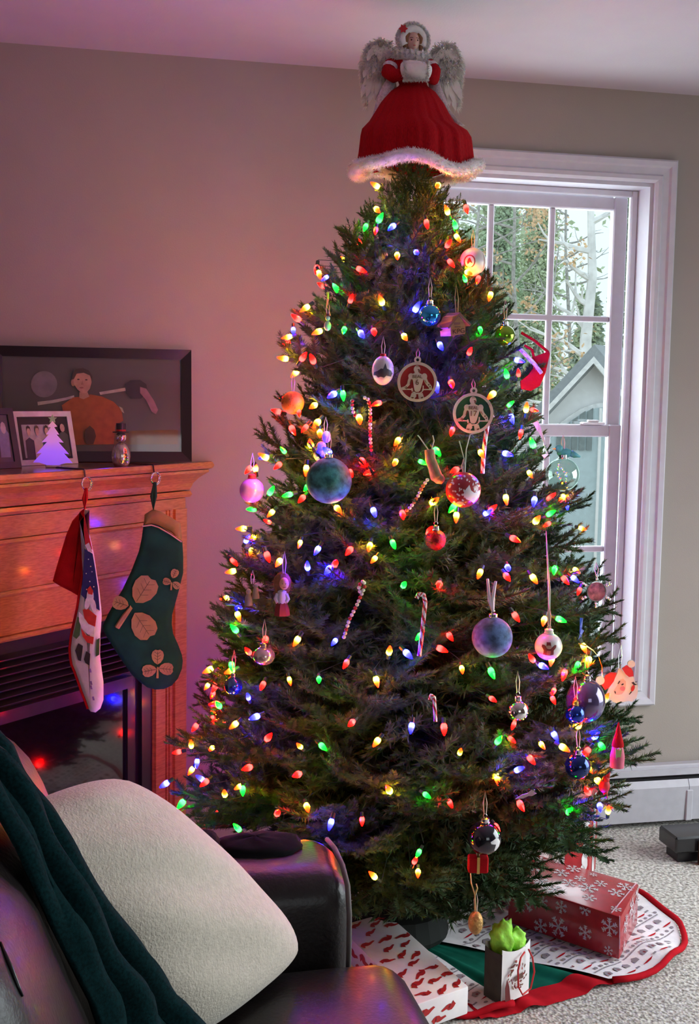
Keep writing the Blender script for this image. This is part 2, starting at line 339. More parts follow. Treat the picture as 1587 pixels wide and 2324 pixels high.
# fluted pilaster at the wall
pil = MB().prism([fp(0.003, -0.02, 0), fp(0.003, 0.004, 0), fp(PW, 0.004, 0), fp(PW, -0.02, 0)], (0, 0, 1.127)).build('pilaster', OAK, fpl)
for a, b, d in ((0.004, 0.060, 0.012), (0.070, 0.082, 0.010), (0.088, 0.098, 0.012), (0.104, 0.150, 0.014)):
    MB().prism([fp(a-(d if a < 0.01 else 0)+0.002, 0.004, 0.11), fp(a+0.002, d, 0.11), fp(b-0.002, d, 0.11), fp(b, 0.004, 0.11)], (0, 0, 0.985)).build('flute', OAK, pil)
MB().prism([fp(-0.016, 0.002, 0), fp(-0.016, 0.018, 0), fp(PW, 0.018, 0), fp(PW, 0.002, 0)], (0, 0, 0.10)).build('plinth_block', OAK, pil)
# black metal insert
IN = pm('insert_black', (0.014, 0.012, 0.016), 0.38, coat=0.25, bump=0.1, bscale=500)
MB().prism([fp(PW+0.001, -0.06, 0.0), fp(PW+0.001, -0.012, 0.0), fp(FL, -0.012, 0.0), fp(FL, -0.06, 0.0)], (0, 0, 0.799)).build('insert_panel', IN, fpl)
MB().prism([fp(PW+0.002, -0.011, 0.0), fp(PW+0.002, 0.002, 0.0), fp(0.198, 0.002, 0.0), fp(0.198, -0.011, 0.0)], (0, 0, 0.798)).build('side_trim', IN, fpl)
MB().prism([fp(0.25, -0.011, 0.585), fp(0.25, 0.014, 0.585), fp(FL, 0.014, 0.585), fp(FL, -0.011, 0.585)], (0, 0, 0.034)).build('hood_bar', pm('hood_bar_enamel', (0.03, 0.022, 0.032), 0.3, coat=0.3), fpl)
for i in range(7):
    z = 0.636+0.020*i; MB().prism([fp(0.245, -0.011, z), fp(0.245, 0.008, z-0.006), fp(0.245, 0.009, z-0.003), fp(0.245, -0.011, z+0.006)], U*(FL-0.245)).build('louver', IN, fpl)
MB().prism([fp(0.232, -0.011, 0.05), fp(0.232, 0.004, 0.05), fp(0.262, 0.004, 0.05), fp(0.262, -0.011, 0.05)], (0, 0, 0.55)).build('door_stile', IN, fpl)
MB().prism([fp(0.262, -0.011, 0.07), fp(0.262, -0.006, 0.07), fp(FL, -0.006, 0.07), fp(FL, -0.011, 0.07)], (0, 0, 0.512)).build('glass_pane', pm('fire_glass', (0.006, 0.004, 0.006), 0.04, coat=1.0, spec=0.9), fpl)

# ================================================================== yard seen through the window
GRD = -0.75
struct('ground', MB().box((-30, YW+0.4, GRD-0.2), (40, 45, GRD)), pm('leaf_litter_ground', (0.42, 0.40, 0.28), 0.95, col2=(0.55, 0.45, 0.30), scale=2))
D = 8.6; sc = D/F; So = atD(1340, 783, D); Ls = frameL(So, sc); zb = (So.z-GRD)/sc
sh = thing('garden_shed', 'white garden shed with grey gable roof outside the window', 'shed', (So.x, So.y, GRD))
SHW = pm('shed_white', (0.88, 0.89, 0.90), 0.6, var=0.03); SHD = pm('shed_door_grey', (0.50, 0.62, 0.66), 0.6, var=0.05); SHR = pm('shed_roof', (0.32, 0.35, 0.37), 0.6, var=0.1); SHL = pm('shed_pane', (0.22, 0.27, 0.28), 0.15)
SD = -TOW*2.2 + RH*1.3
MB().prism([Ls(0, 24), Ls(-168, 214), Ls(-168, zb), Ls(168, zb), Ls(168, 214)], SD).build('wall', SHW, sh)
MB().prism([Ls(0, 0, .14), Ls(-190, 216, .14), Ls(-190, 246, .14), Ls(0, 30, .14)], SD*1.1).build('roof', SHR, sh)
MB().prism([Ls(0, 0, .14), Ls(0, 30, .14), Ls(190, 246, .14), Ls(190, 216, .14)], SD*1.1).build('roof', SHR, sh)
MB().prism([Ls(0, 27, .15), Ls(-184, 236, .15), Ls(-184, 250, .15), Ls(0, 42, .15)], -TOW*.03).build('fascia', pm('shed_trim', (0.9, 0.9, 0.9), 0.5), sh)
MB().prism([Ls(0, 27, .15), Ls(0, 42, .15), Ls(184, 250, .15), Ls(184, 236, .15)], -TOW*.03).build('fascia', MATS['shed_trim'], sh)
ac = 35
arch = [Ls(ac-135, zb-8, .04)] + [Ls(ac-135+270*i/14, 210-80*math.sin(math.pi*i/14), .04) for i in range(15)] + [Ls(ac+135, zb-8, .04)]
MB().prism(arch, -TOW*.05).build('arch_trim', MATS['shed_trim'], sh)
arch2 = [Ls(ac-125, zb-10, .07)] + [Ls(ac-125+250*i/14, 216-76*math.sin(math.pi*i/14), .07) for i in range(15)] + [Ls(ac+125, zb-10, .07)]
dr = MB().prism(arch2, -TOW*.06).build('door', SHD, sh)
for k in range(5):
    x = ac-108+17*k; t = 196-13*k if k < 4 else 150
    MB().prism([Ls(x, t, .085), Ls(x, 238, .085), Ls(x+12, 238, .085), Ls(x+12, t-8, .085)], -TOW*.02).build('pane', SHL, dr)
MB().prism([Ls(ac-14, 142, .09), Ls(ac-14, zb-12, .09), Ls(ac-8, zb-12, .09), Ls(ac-8, 142, .09)], -TOW*.02).build('astragal', SHW, dr)

def leaves(mb, c, rad, n, size, mi=0, up=.6):
    for _ in range(n):
        while True:
            q = Vector((R.uniform(-1, 1), R.uniform(-1, 1), R.uniform(-1, 1)))
            if q.length < 1: break
        p = Vector(c) + Vector((q.x*rad[0], q.y*rad[1], q.z*rad[2])); d = Vector((R.uniform(-1, 1), R.uniform(-1, 1), R.uniform(-1, up))).normalized(); e = d.orthogonal().normalized(); e.rotate(Quaternion(d, R.uniform(0, 6))); l = size*R.uniform(.6, 1.3)
        mb.add([p, p+d*l*.5+e*l*.28, p+d*l, p+d*l*.5-e*l*.28], [(0, 1, 2, 3)], mi)
PG = [pm('pine_green_a', (0.46, 0.60, 0.40), 0.9), pm('pine_green_b', (0.58, 0.68, 0.46), 0.9), pm('pine_green_c', (0.38, 0.46, 0.36), 0.9)]  # pine greens kept pale, washed-out daylight haze put into the colour
OL = pm('orange_leaf', (0.85, 0.56, 0.33), 0.9, var=0.25); BARK = pm('grey_bark', (0.44, 0.43, 0.41), 0.9, var=.3); BIRCH = pm('birch_bark', (0.85, 0.84, 0.83), 0.8, var=.15, scale=8)
def conifer(px, D, top, wid, lab, mat, dens=1.0):
    b = atD(px, 900, D); base = Vector((b.x, b.y, GRD)); t = thing('pine_tree', lab, 'tree', base)
    ztop = CH + (905-top)/F*D; h = ztop-GRD
    MB().tube([base, base+UP*h*.5+Vector((.05, 0, 0)), base+UP*h], [.16, .1, .02], 7).build('trunk', BARK, t)
    mb = MB(); w = wid/F*D/2
    for k in range(30):
        f = (k+.5)/30; z = h*(.12+.88*f); rr = w*(1.05-f*.75)
        for j in range(6):
            a = R.uniform(0, 6.28); c = base + Vector((math.cos(a)*rr*.65, math.sin(a)*rr*.65, z)); leaves(mb, c, (rr*.4, rr*.4, h*.028), int(110*dens), .085, R.choice((0, 0, 1)))
    mb.build('foliage', [mat, PG[1]], t, kind='stuff')
conifer(1120, 17, 360, 190, 'dense green pine outside, behind the left panes of the window', PG[0])
conifer(1215, 21, 300, 150, 'pale green pine outside behind the middle window bar', PG[1])
conifer(1330, 15.0, 690, 130, 'dark low pine outside just above the shed roof', PG[2])
conifer(1020, 23, 250, 230, 'tall pine outside mostly hidden by the tree top', PG[0])
conifer(1420, 25, 420, 140, 'far pine outside by the right window edge', PG[2], .6)
def bare(px, D, toppx, topy, lab, mat, leafmat, nl, name, r0=.07, nb=14, spread=130):
    b = atD(px, 900, D); base = Vector((b.x, b.y, GRD)); t = thing(name, lab, 'tree', base); top = atD(toppx, topy, D)
    pts = [base.lerp(top, i/7) + RH*R.uniform(-.06, .06) for i in range(8)]
    MB().tube(pts, [r0*(1-.8*i/7) for i in range(8)], 7).build('trunk', mat, t)
    lf = MB()
    for k in range(nb):
        mb = MB(); p = base.lerp(top, .38+.6*(k+.5)/nb); dirn = RH*R.choice((-1, 1)) + UP*R.uniform(.1, .9) + TOW*R.uniform(-.5, .5); L = spread/F*D*R.uniform(.5, 1.1)
        q = [p]
        for i in range(4): dirn = (dirn + Vector((R.uniform(-.4, .4), R.uniform(-.4, .4), R.uniform(-.3, .3)))).normalized(); q.append(q[-1]+dirn*L/4)
        mb.tube(q, [r0*.32, r0*.26, r0*.2, r0*.14, r0*.06], 5)
        for i in range(3):
            e = q[1+i]; d2 = (dirn + Vector((R.uniform(-1, 1), R.uniform(-1, 1), R.uniform(-.5, 1)))).normalized(); mb.tube([e, e+d2*L*.25, e+d2*L*.45+UP*R.uniform(-.1, .1)], [r0*.14, r0*.1, r0*.05], 4)
        mb.build('bough', mat, t)
        if leafmat and R.random() < .75:
            e = R.choice(q[2:]); leaves(lf, e, (.20, .20, .16), nl, .055, 0, .1); e = R.choice(q[1:]); leaves(lf, e, (.12, .12, .1), nl//2, .055, 0, .1)
    if leafmat: lf.build('foliage', leafmat, t, kind='stuff')
bare(1356, 13, 1338, 330, 'white barked birch outside behind the right panes', BIRCH, None, 0, 'birch_tree', .12, 10, 150)
bare(1120, 13.6, 1075, 300, 'slim bare tree outside with a few orange leaves, left panes', BARK, OL, 55, 'oak_sapling', .045, 14, 150)
bare(1205, 14, 1160, 350, 'grey forked sapling outside against the green pines', BARK, OL, 12, 'maple_sapling', .055, 14, 190)
bare(1240, 11.4, 1262, 560, 'thin bush with orange leaves outside left of the shed roof', BARK, OL, 26, 'leafy_shrub', .03, 9, 80)
bare(1300, 18, 1292, 300, 'bare twiggy tree outside against the white sky patch', BARK, None, 0, 'bare_tree', .05, 18, 120)
wm = MB()
for k in range(240):
    x = R.uniform(-14, 24); y = R.uniform(27, 31); px_ = proj((x, y, 2))[0]; hmax = 1.2 if 1265 < px_ < 1400 else R.uniform(4.5, 9.0)
    for z in np.arange(GRD+.6, hmax, .9): leaves(wm, (x+R.uniform(-.5, .5), y, z), (.9, .6, .6), 24, .2)
wo = wm.build('woods', PG[1], None, kind='stuff'); tag(wo, 'pale green woods far behind the yard outside the window', 'woods'); recenter(wo)
# ================================================================== the tree
AXP = Vector((0.84, 3.03, 0))
def onaxis(x, y, w=0.0):
    """point of the vertical plane through the trunk that faces the room, moved w metres towards the room"""
    d = ray(x, y); t = ((AXP + TOW*w) - CAM).dot(TOW)/d.dot(TOW); return CAM + d*t
def prof(tab):
    o = []
    for y, x in tab:
        P = onaxis(x, y); o.append((P.z, abs((P-AXP).dot(RH))))
    return sorted(o)
LEFT = prof([(420, 845), (470, 806), (500, 775), (560, 733), (600, 716), (650, 680), (700, 660), (760, 634), (800, 626), (870, 608), (950, 604), (1000, 592), (1040, 556), (1110, 550), (1150, 540), (1220, 540), (1260, 510), (1330, 500), (1430, 458), (1500, 462), (1600, 444), (1660, 420), (1740, 380), (1850, 400), (1950, 440), (2040, 560), (2110, 780)])
RIGHT = prof([(420, 1045), (480, 1078), (560, 1078), (620, 1100), (680, 1142), (760, 1188), (850, 1222), (900, 1240), (1000, 1256), (1080, 1284), (1150, 1306), (1240, 1362), (1300, 1376), (1420, 1412), (1500, 1410), (1600, 1446), (1650, 1456), (1720, 1462), (1800, 1462), (1850, 1450), (1900, 1410), (1960, 1350), (2030, 1280), (2090, 1120)])
def lut(tab, z):
    if z <= tab[0][0]: return tab[0][1]
    for (a, b), (c, d) in zip(tab, tab[1:]):
        if z <= c: return b + (d-b)*(z-a)/max(1e-6, c-a)
    return tab[-1][1]*max(0.05, 1-(z-tab[-1][0])/0.3)
def RAD(z, dx):
    a, b = lut(LEFT, z), lut(RIGHT, z); return (a+b)/2 + (b-a)/2*dx
def surf(px, py, k=0.97):
    best = None; d = ray(px, py); t = 2.2
    while t < 3.5:
        P = CAM + d*t; h = Vector((P.x-AXP.x, P.y-AXP.y, 0)); r = h.length; f = r/max(.01, RAD(P.z, (h.normalized().dot(RH) if r > 1e-4 else 0))*k)
        if f < 1: return t
        if best is None or f < best[0]: best = (f, t)
        t += 0.008
    return best[1]
NEED = pm('fir_needles', (0.030, 0.075, 0.026), 0.55, var=0.0, scale=9, col2=(0.055, 0.11, 0.035), spec=0.35)
TWIG = pm('fir_bark', (0.085, 0.055, 0.035), 0.9, var=0.3)
def branch_mesh(L, seed, dens=22.0, nw=0.0015, nl=0.0175, sub=True):
    rr = random.Random(seed); V = []; Fc = []; M = []
    def twig(p, d, ln, r0, s0, lvl):
        n = max(3, int(ln/0.05)+2); pts = []; dd = d.copy(); q = p.copy(); step = ln/(n-1)
        for i in range(n):
            pts.append(q.copy()); dd = (dd + Vector((rr.uniform(-.05, .05), rr.uniform(-.05, .05), rr.uniform(-.02, .08)))).normalized(); q = q + dd*step
        b = len(V)
        for i, P in enumerate(pts):
            t = (pts[min(i+1, n-1)]-pts[max(0, i-1)]).normalized(); u = t.orthogonal().normalized(); w = t.cross(u); rad = r0*(1-.7*i/(n-1))
            for j in range(3): a = 2.094*j; V.append(P+(u*math.cos(a)+w*math.sin(a))*rad)
        for i in range(n-1):
            for j in range(3): Fc.append((b+i*3+j, b+i*3+(j+1) % 3, b+(i+1)*3+(j+1) % 3, b+(i+1)*3+j)); M.append(0)
        cnt = int((ln-s0)*100*dens)
        for k in range(cnt):
            s = s0+(ln-s0)*(k+rr.random())/max(1, cnt); i = min(n-2, int(s/step)); f = s/step-i; P = pts[i].lerp(pts[i+1], f); t = (pts[i+1]-pts[i]).normalized()
            side = t.cross(UP).normalized() if abs(t.z) < .98 else Vector((0, 1, 0)); upv = side.cross(t)
            th = rr.choice((-1, 1))*rr.gauss(1.25, .45) if rr.random() < .8 else rr.uniform(-3.1, 3.1)
            rad = side*math.sin(th) + upv*math.cos(th); al = math.radians(rr.uniform(48, 72) if s < ln-.015 else rr.uniform(10, 50))
            nd = (t*math.cos(al)+rad*math.sin(al)).normalized(); l = nl*rr.uniform(.7, 1.15)*(1 if s < ln-.02 else .8); wv = nd.cross(rad); wv = (wv.normalized() if wv.length > 1e-5 else side)*nw
            c = len(V); V.extend((P-wv, P+wv, P+nd*l)); Fc.append((c, c+1, c+2)); M.append(1)
        return pts, step
    pts, st = twig(Vector((0, 0, 0)), Vector((1, 0, .05)).normalized(), L, .0035+.004*L, max(0, L-.34), 0)
    x = max(.04, L-.40); sgn = 1
    while x < L-.025:
        i = min(len(pts)-2, int(x/st)); P = pts[i].lerp(pts[i+1], x/st-i); t = (pts[i+1]-pts[i]).normalized(); ang = math.radians(rr.uniform(38, 58))*sgn
        d = Vector((t.x*math.cos(ang)-t.y*math.sin(ang), t.x*math.sin(ang)+t.y*math.cos(ang), t.z+rr.uniform(-.12, .25))).normalized(); ln = min(.17, .045+(L-x)*rr.uniform(.40, .60))
        tp, ts = twig(P, d, ln, .0022, .006, 1)
        if sub and ln > .10:
            for sx in (.35, .55, .72):
                k = min(len(tp)-2, int(sx*ln/ts)); Q = tp[k]; t2 = (tp[k+1]-tp[k]).normalized(); a2 = math.radians(45)*rr.choice((-1, 1))
                twig(Q, Vector((t2.x*math.cos(a2)-t2.y*math.sin(a2), t2.x*math.sin(a2)+t2.y*math.cos(a2), t2.z+rr.uniform(-.1, .2))).normalized(), ln*rr.uniform(.3, .5), .0014, .004, 2)
        x += rr.uniform(.014, .027); sgn = -sgn
    return V, Fc, M
CLS = [0.20, 0.30, 0.44, 0.60]; BM = {}
for ci, L in enumerate(CLS):
    for k in range(3):
        v, f, mm = branch_mesh(L, 100+ci*10+k); me = bpy.data.meshes.new('branch'); me.from_pydata([tuple(p) for p in v], [], f); me.materials.append(TWIG); me.materials.append(NEED); me.polygons.foreach_set('material_index', mm); me.update(); BM[(ci, k)] = me
tree = thing('christmas_tree', 'tall cut fir tree dressed with coloured lights and ornaments beside the window', 'tree', AXP)
MB().tube([AXP, AXP+UP*1.0, AXP+UP*1.9], [.042, .028, .006], 10).build('trunk', TWIG, tree)
MB().lathe([(0.02, 0.016), (.13, 0.016), (.135, .03), (.12, .085), (.06, .09), (.06, .02)], AXP, 20).build('stand', pm('green_stand', (0.003, 0.006, 0.004), 0.8), tree)
def orient(d, roll=0.0):
    x = Vector(d).normalized(); y = UP.cross(x).normalized(); z = x.cross(y); mt = Matrix((x, y, z)).transposed(); return mt @ Matrix.Rotation(roll, 3, 'X')
NB = 0; br = random.Random(11); tiers = 34; phi = 0.0; inner = MB()
cv, cf, cm = branch_mesh(0.34, 900, dens=5.0, nw=0.0032, nl=0.026, sub=False)
for i in range(tiers):
    f = (i+.5)/tiers; zt = 0.09 + (2.09-0.09)*f
    Rm = (lut(LEFT, zt)+lut(RIGHT, zt))/2; n = max(7, round(2*math.pi*Rm/(0.32 if zt < 1.55 else .17)))
    el = math.radians(-6 + 46*f**1.8) if zt > .3 else math.radians(-18)
    for j in range(n):
        if NB >= 299: break
        phi += 2*math.pi/n; a = phi + br.uniform(-.2, .2) + i*0.61; d = Vector((math.cos(a), math.sin(a), 0)); z = zt + br.uniform(-.03, .03)
        RR = RAD(z, d.dot(RH))*br.uniform(.90, 1.04); e = el + math.radians(br.uniform(-9, 11))
        r0 = 0.015; L = max(.10, (RR-r0)/math.cos(e)*.97); base = AXP + d*r0 + UP*max(.05, z - math.tan(e)*(RR-r0)*.93)
        L = ((AXP+d*RR+UP*z)-base).length; dirn = ((AXP+d*RR+UP*z)-base).normalized()
        ci = min(range(4), key=lambda c: abs(CLS[c]-L)); ob = bpy.data.objects.new('branch', BM[(ci, br.randrange(3))]); C.objects.link(ob); ob.parent = tree
        s = L/CLS[ci]; mt = orient(dirn, br.uniform(-.5, .5)).to_4x4() @ Matrix.Scale(s, 4); mt.translation = base-AXP; ob.matrix_local = mt; NB += 1
    for j in range(max(6, int(n*1.1)) if zt < 1.75 else 22):
        a = br.uniform(0, 6.283); d = Vector((math.cos(a), math.sin(a), 0)); z = zt+br.uniform(-.04, .04); RR = RAD(z, d.dot(RH))*br.uniform(.62, .8) if zt < 1.75 else RAD(z, d.dot(RH))*br.uniform(.5, .95); e = el
        tip = AXP+d*RR+UP*z; dirn = (d*math.cos(e)+UP*math.sin(e)); mt = orient(dirn, br.uniform(-1, 1)); s = min(1, RR/.34); b0 = tip-dirn*.34*s
        inner.add([b0+mt@(p*s) for p in cv], cf)
inner.m = (cm*(len(inner.f)//len(cm)+1))[:len(inner.f)]
inner.build('inner_foliage', [TWIG, NEED], tree, kind='stuff')
bpy.context.view_layer.update()
DG = bpy.context.evaluated_depsgraph_get()
def front(px, py, D, rpx=6, maxshift=.26, embed=.013, q=.33):
    """how far out along the bough something hangs so that the needles do not bury it"""
    hits = []
    for k in range(9):
        a = 2*math.pi*k/8; x, y = (px, py) if k == 8 else (px+rpx*.75*math.cos(a), py+rpx*.75*math.sin(a))
        d = ray(x, y); L = d.length; ok, loc, nn, idx, ob, mx = SC.ray_cast(DG, CAM + d*2.1, d.normalized(), distance=(D-2.1)*L)
        hits.append((loc-CAM).dot(FW) if ok and ob.name.startswith(('branch', 'inner')) else D)
    hits.sort(); return max(min(D, hits[int(len(hits)*q)]+embed), D-maxshift)

# ------------------------------------------------------------------ the lights: one string, a part per bulb
BC = {'R': ((1.0, .0002, .0001), (1.0, .0006, .0004), (1.0, .0042, .0034)), 'G': ((.0001, 1.0, .0012), (.0004, 1.0, .003), (.005, 1.0, .009)), 'B': ((.0003, .0003, 1.0), (.0012, .0012, 1.0), (.0045, .0055, 1.0)), 'A': ((1.0, .0022, .0001), (1.0, .0060, .0003), (1.0, .50, .008))}      # tip, body, and next to the diode
BN = {'R': 'red', 'G': 'green', 'B': 'blue', 'A': 'amber'}; PW_ = {'R': .74, 'G': .6, 'B': 2.3, 'A': 1.0}
def bulb_mat(k):
    mt = bpy.data.materials.new(BN[k]+'_bulb'); mt.use_nodes = True; nt = mt.node_tree; b = nt.nodes['Principled BSDF']
    t = nt.nodes.new('ShaderNodeTexCoord'); sx = nt.nodes.new('ShaderNodeSeparateXYZ'); mr = nt.nodes.new('ShaderNodeMapRange'); nt.links.new(t.outputs['Object'], sx.inputs[0]); nt.links.new(sx.outputs['Z'], mr.inputs['Value'])
    mr.inputs['From Min'].default_value = .005; mr.inputs['From Max'].default_value = .028
    r = nt.nodes.new('ShaderNodeValToRGB'); nt.links.new(mr.outputs[0], r.inputs[0]); tp_, a, c = BC[k]
    r.color_ramp.elements[0].color = (*c, 1); r.color_ramp.elements[1].color = (*a, 1); r.color_ramp.elements[0].position = .16; r.color_ramp.elements[1].position = .46; e = r.color_ramp.elements.new(.82); e.color = (*tp_, 1)
    b.inputs['Base Color'].default_value = (*a, 1); b.inputs['Roughness'].default_value = .2
    nt.links.new(r.outputs[0], b.inputs['Emission Color']); b.inputs['Emission Strength'].default_value = BULB_POWER*PW_[k]; return mt
def lathe_z(prof, n):
    return [(r*math.cos(2*math.pi*j/n), r*math.sin(2*math.pi*j/n), z) for r, z in prof for j in range(n)], [(i*n+j, i*n+(j+1) % n, (i+1)*n+(j+1) % n, (i+1)*n+j) for i in range(len(prof)-1) for j in range(n)] + [tuple(range(n-1, -1, -1)), tuple(range((len(prof)-1)*n, len(prof)*n))]
bv, bf = lathe_z([(.0045, 0), (.0072, .004), (.0080, .009), (.0068, .016), (.0042, .023), (.0012, .0285)], 6)
sv, sf_ = lathe_z([(.0038, -.014), (.0052, -.013), (.0054, -.002), (.0048, .001)], 7)
BME = {}
for k in 'RGBA':
    me = bpy.data.meshes.new('bulb'); me.from_pydata(bv, [], bf); me.materials.append(bulb_mat(k)); BME[k] = me
SKM = bpy.data.meshes.new('socket'); SKM.from_pydata(sv, [], sf_); SKM.materials.append(pm('green_socket', (.01, .035, .018), .5))
BULBS = """A853,421 A994,421 A856,476 G862,496 g829,517 r853,525 B890,515 R969,508 A1015,478 R1059,474 G1033,510 A1039,540 R1018,554 B946,573 A902,581 R1024,597 R819,612 R719,611 A725,623 b737,632
G762,651 A1064,619 R1085,635 g1055,631 R797,678 A866,683 B945,699 A1113,672 A694,699 A722,753 G781,750 R849,753 A919,765 B1000,785 R1067,797 b666,752 A653,765 R688,811 R1025,871 B991,877
G1150,849 B1178,818 r1177,845 G779,897 g1091,750 A712,921 R856,916 R664,975 R692,972 A726,984 B744,1024 B600,1038 R631,1057 g642,1021 R823,1048 R838,1072 A695,1066 r797,1075 G615,1115 G654,1123
R685,1132 g695,1108 A767,1155 B849,1162 A615,1165 r606,1183 r679,938 B561,1224 A1117,896 A1195,926 r1214,931 B1162,950 R1026,979 A902,1002 G992,1024 g960,1050 R1182,985 B1151,1030 G1209,1007 A1093,1030
A897,1050 R1033,1067 A985,1138 G1029,1152 A1149,1133 B1213,1137 B1107,1163 R1118,1154 A1036,1173 A1218,1181 r1241,1191 R914,1168 a1204,1077 g1160,916 R1250,1129 A1276,1131 G1250,1165 R1168,1223 B1153,1289
R1151,1309 A1212,1313 R1283,1316 B1305,1314 a1310,1296 G1259,1294 r1314,1343 R1171,1399 G1272,1406 A1235,1409 A1326,1470 A1336,1500 G1311,1512 R1207,1494 A1252,1500 B1233,1512 R1281,1530 r1257,1570 b1288,1150 a1323,1200
a573,1219 R531,1274 R607,1262 A633,1276 B698,1285 R761,1279 B720,1249 a680,1236 a569,1253 R793,1250 A541,1398 G533,1428 R602,1454 A674,1454 R563,1478 b758,1458 G526,1512 A523,1523 R785,1507 R596,1556
R488,1559 r482,1578 b563,1580 g724,1544 a658,1547 a469,1559 G496,1600 B580,1627 A532,1645 R443,1650 r484,1634 R609,1674 G733,1695 A434,1689 a679,1692 R798,1641 A839,1241 a848,1271 G893,1235 R975,1206
A1089,1302 G917,1327 R997,1327 A884,1477 B925,1484 g950,1446 R1002,1473 R1022,1445 A855,1546 G1116,1526 a1049,1521 B934,1651 R1008,1653 A855,1684 G1132,1680 r1120,1588 R403,1707 a479,1700 B447,1732 A434,1749
B456,1767 R465,1776 A510,1801 G551,1794 a540,1787 R630,1845 A697,1832 B751,1869 G539,1879 r618,1892 A883,1793 g970,1806 r1023,1825 a1045,1705 A1129,1767 B1178,1746 R1182,1827 r1129,1879 g949,1938 r943,1951
A847,1987 a949,1983 r822,1865 B1260,1670 B1352,1670 A1314,1645 A1280,1697 a1232,1693 R1332,1706 G1367,1694 R1206,1724 R1334,1796 A1359,1773 G1293,1841 B1362,1832 A1381,1838 A1375,1585 a1340,1747 r1257,1590 r1165,1648 r1163,1680""".split()
lights = thing('string_lights', 'long green-wired string of faceted red, green, blue and amber bulbs wound around the fir tree', 'lights', AXP+UP*.3)
WPT = []
for t in BULBS:
    k = t[0]; px, py = map(float, t[1:].split(',')); D = surf(px, py, .97); sm = k.islower(); k = k.upper()
    D = front(px, py, D, 7, .03 if sm else .24)
    P = atD(px, py, D); o = bpy.data.objects.new('bulb', BME[k]); C.objects.link(o); o.parent = lights; o['label'] = BN[k]+' bulb'
    out = Vector((P.x-AXP.x, P.y-AXP.y, 0)).normalized(); d = (out*br.uniform(.1, .9) + UP*br.choice((-.9, -.6, -.3, .7)) + RH*br.uniform(-.8, .8)).normalized()
    o.rotation_mode = 'QUATERNION'; o.rotation_quaternion = d.to_track_quat('Z', 'Y'); o.location = P - d*.011 - lights.location; o.scale = [(.72 if sm else br.uniform(.82, .98))]*3
    s = bpy.data.objects.new('socket', SKM); C.objects.link(s); s.parent = o; WPT.append((P - d*.026, P.z))
# the wire runs round the tree from the top down
bk = random.Random(21)
for i in range(84):
    z = .25 + 1.65*(i+.5)/84 + bk.uniform(-.03, .03); a = math.pi*bk.uniform(.15, 1.32)      # the sides towards the wall and the fireplace
    d = Vector((math.cos(a), math.sin(a), 0)); P = AXP + d*RAD(z, d.dot(RH))*bk.uniform(.9, 1.0) + UP*z; k = 'RARBAGR'[bk.randrange(7)]
    qx, qy, qz = proj(P)
    o = bpy.data.objects.new('bulb', BME[k]); C.objects.link(o); o.parent = lights; o['label'] = BN[k]+' bulb'; e = (d*.7+UP*bk.uniform(-.8, .8)+RH*bk.uniform(-.6, .6)).normalized()
    o.rotation_mode = 'QUATERNION'; o.rotation_quaternion = e.to_track_quat('Z', 'Y'); o.location = P - e*.011 - lights.location
    s = bpy.data.objects.new('socket', SKM); C.objects.link(s); s.parent = o
WPT.sort(key=lambda q: -q[1]); rows = [WPT[i:i+11] for i in range(0, len(WPT), 11)]; path = []
for i, r_ in enumerate(rows):
    r_.sort(key=lambda q: (q[0]-AXP).dot(RH)*(1 if i % 2 else -1)); path += [q[0] for q in r_]
wire = MB(); seg = []
for a, b in zip(path, path[1:]):
    mid = a.lerp(b, .5); h = Vector((mid.x-AXP.x, mid.y-AXP.y, 0)); mid = mid - h*.38 + UP*(-.01); ha = Vector((a.x-AXP.x, a.y-AXP.y, 0)); hb = Vector((b.x-AXP.x, b.y-AXP.y, 0)); seg += [a, a - ha*.22, mid, b - hb*.22]
seg.append(path[-1]); wire.tube(seg, .0010, 4).build('wire', pm('green_wire', (.01, .03, .015), .5), lights)

# ------------------------------------------------------------------ ornaments
def hang(o, top, ln=.05, mat=None, rad=.0011, to=None):
    top = Vector(top); e = to if to is not None else top + UP*ln - TOW*.012
    MB().tube([top + RH*.002, top.lerp(e, .5)+RH*.004, e, top.lerp(e, .5)-RH*.004, top - RH*.002], rad, 5).build('hanging_thread', mat or THREAD, o)
def place(px, py, r, k=.97, shift=.26): D = surf(px, py, k); return front(px, py, D, r*1.0, shift, .0, .12)
def ball(px, py, r, mat, label, D=None, sq=1.0, cap=True, cat='ornament', name='ball_ornament', thread=None, group=None, capmat=None, ln=.045):
    D = D or place(px, py, r); s = D/F; Cn = atD(px, py, D); rr = r*s; Cn = Cn + TOW*rr*.45
    t = thing(name, label, cat, Cn - UP*rr*sq, group); mb = MB(); mb.ball(Cn, rr, rr, rr*sq, 28, 18); b = mb.build('ball', mat, t, smooth='all')
    top = Cn + UP*rr*sq*.985
    if cap:
        cr = min(.011, rr*.34); MB().lathe([(cr*1.05, 0), (cr*1.1, .002), (cr*.95, .003), (cr*.95, .009), (cr*.6, .011), (.001, .0112)], top-UP*.001, 14).build('cap', capmat or SILVER, t, smooth=True)
        MB().tube([top+UP*.0105+RH*(.004*math.cos(a))+UP*(.004*math.sin(a)+.003) for a in [i*.5236 for i in range(13)]], .0007, 5).build('ring', capmat or SILVER, t)
    hang(t, top+UP*(.017 if cap else 0), ln, thread); return t, b, Cn, rr, s
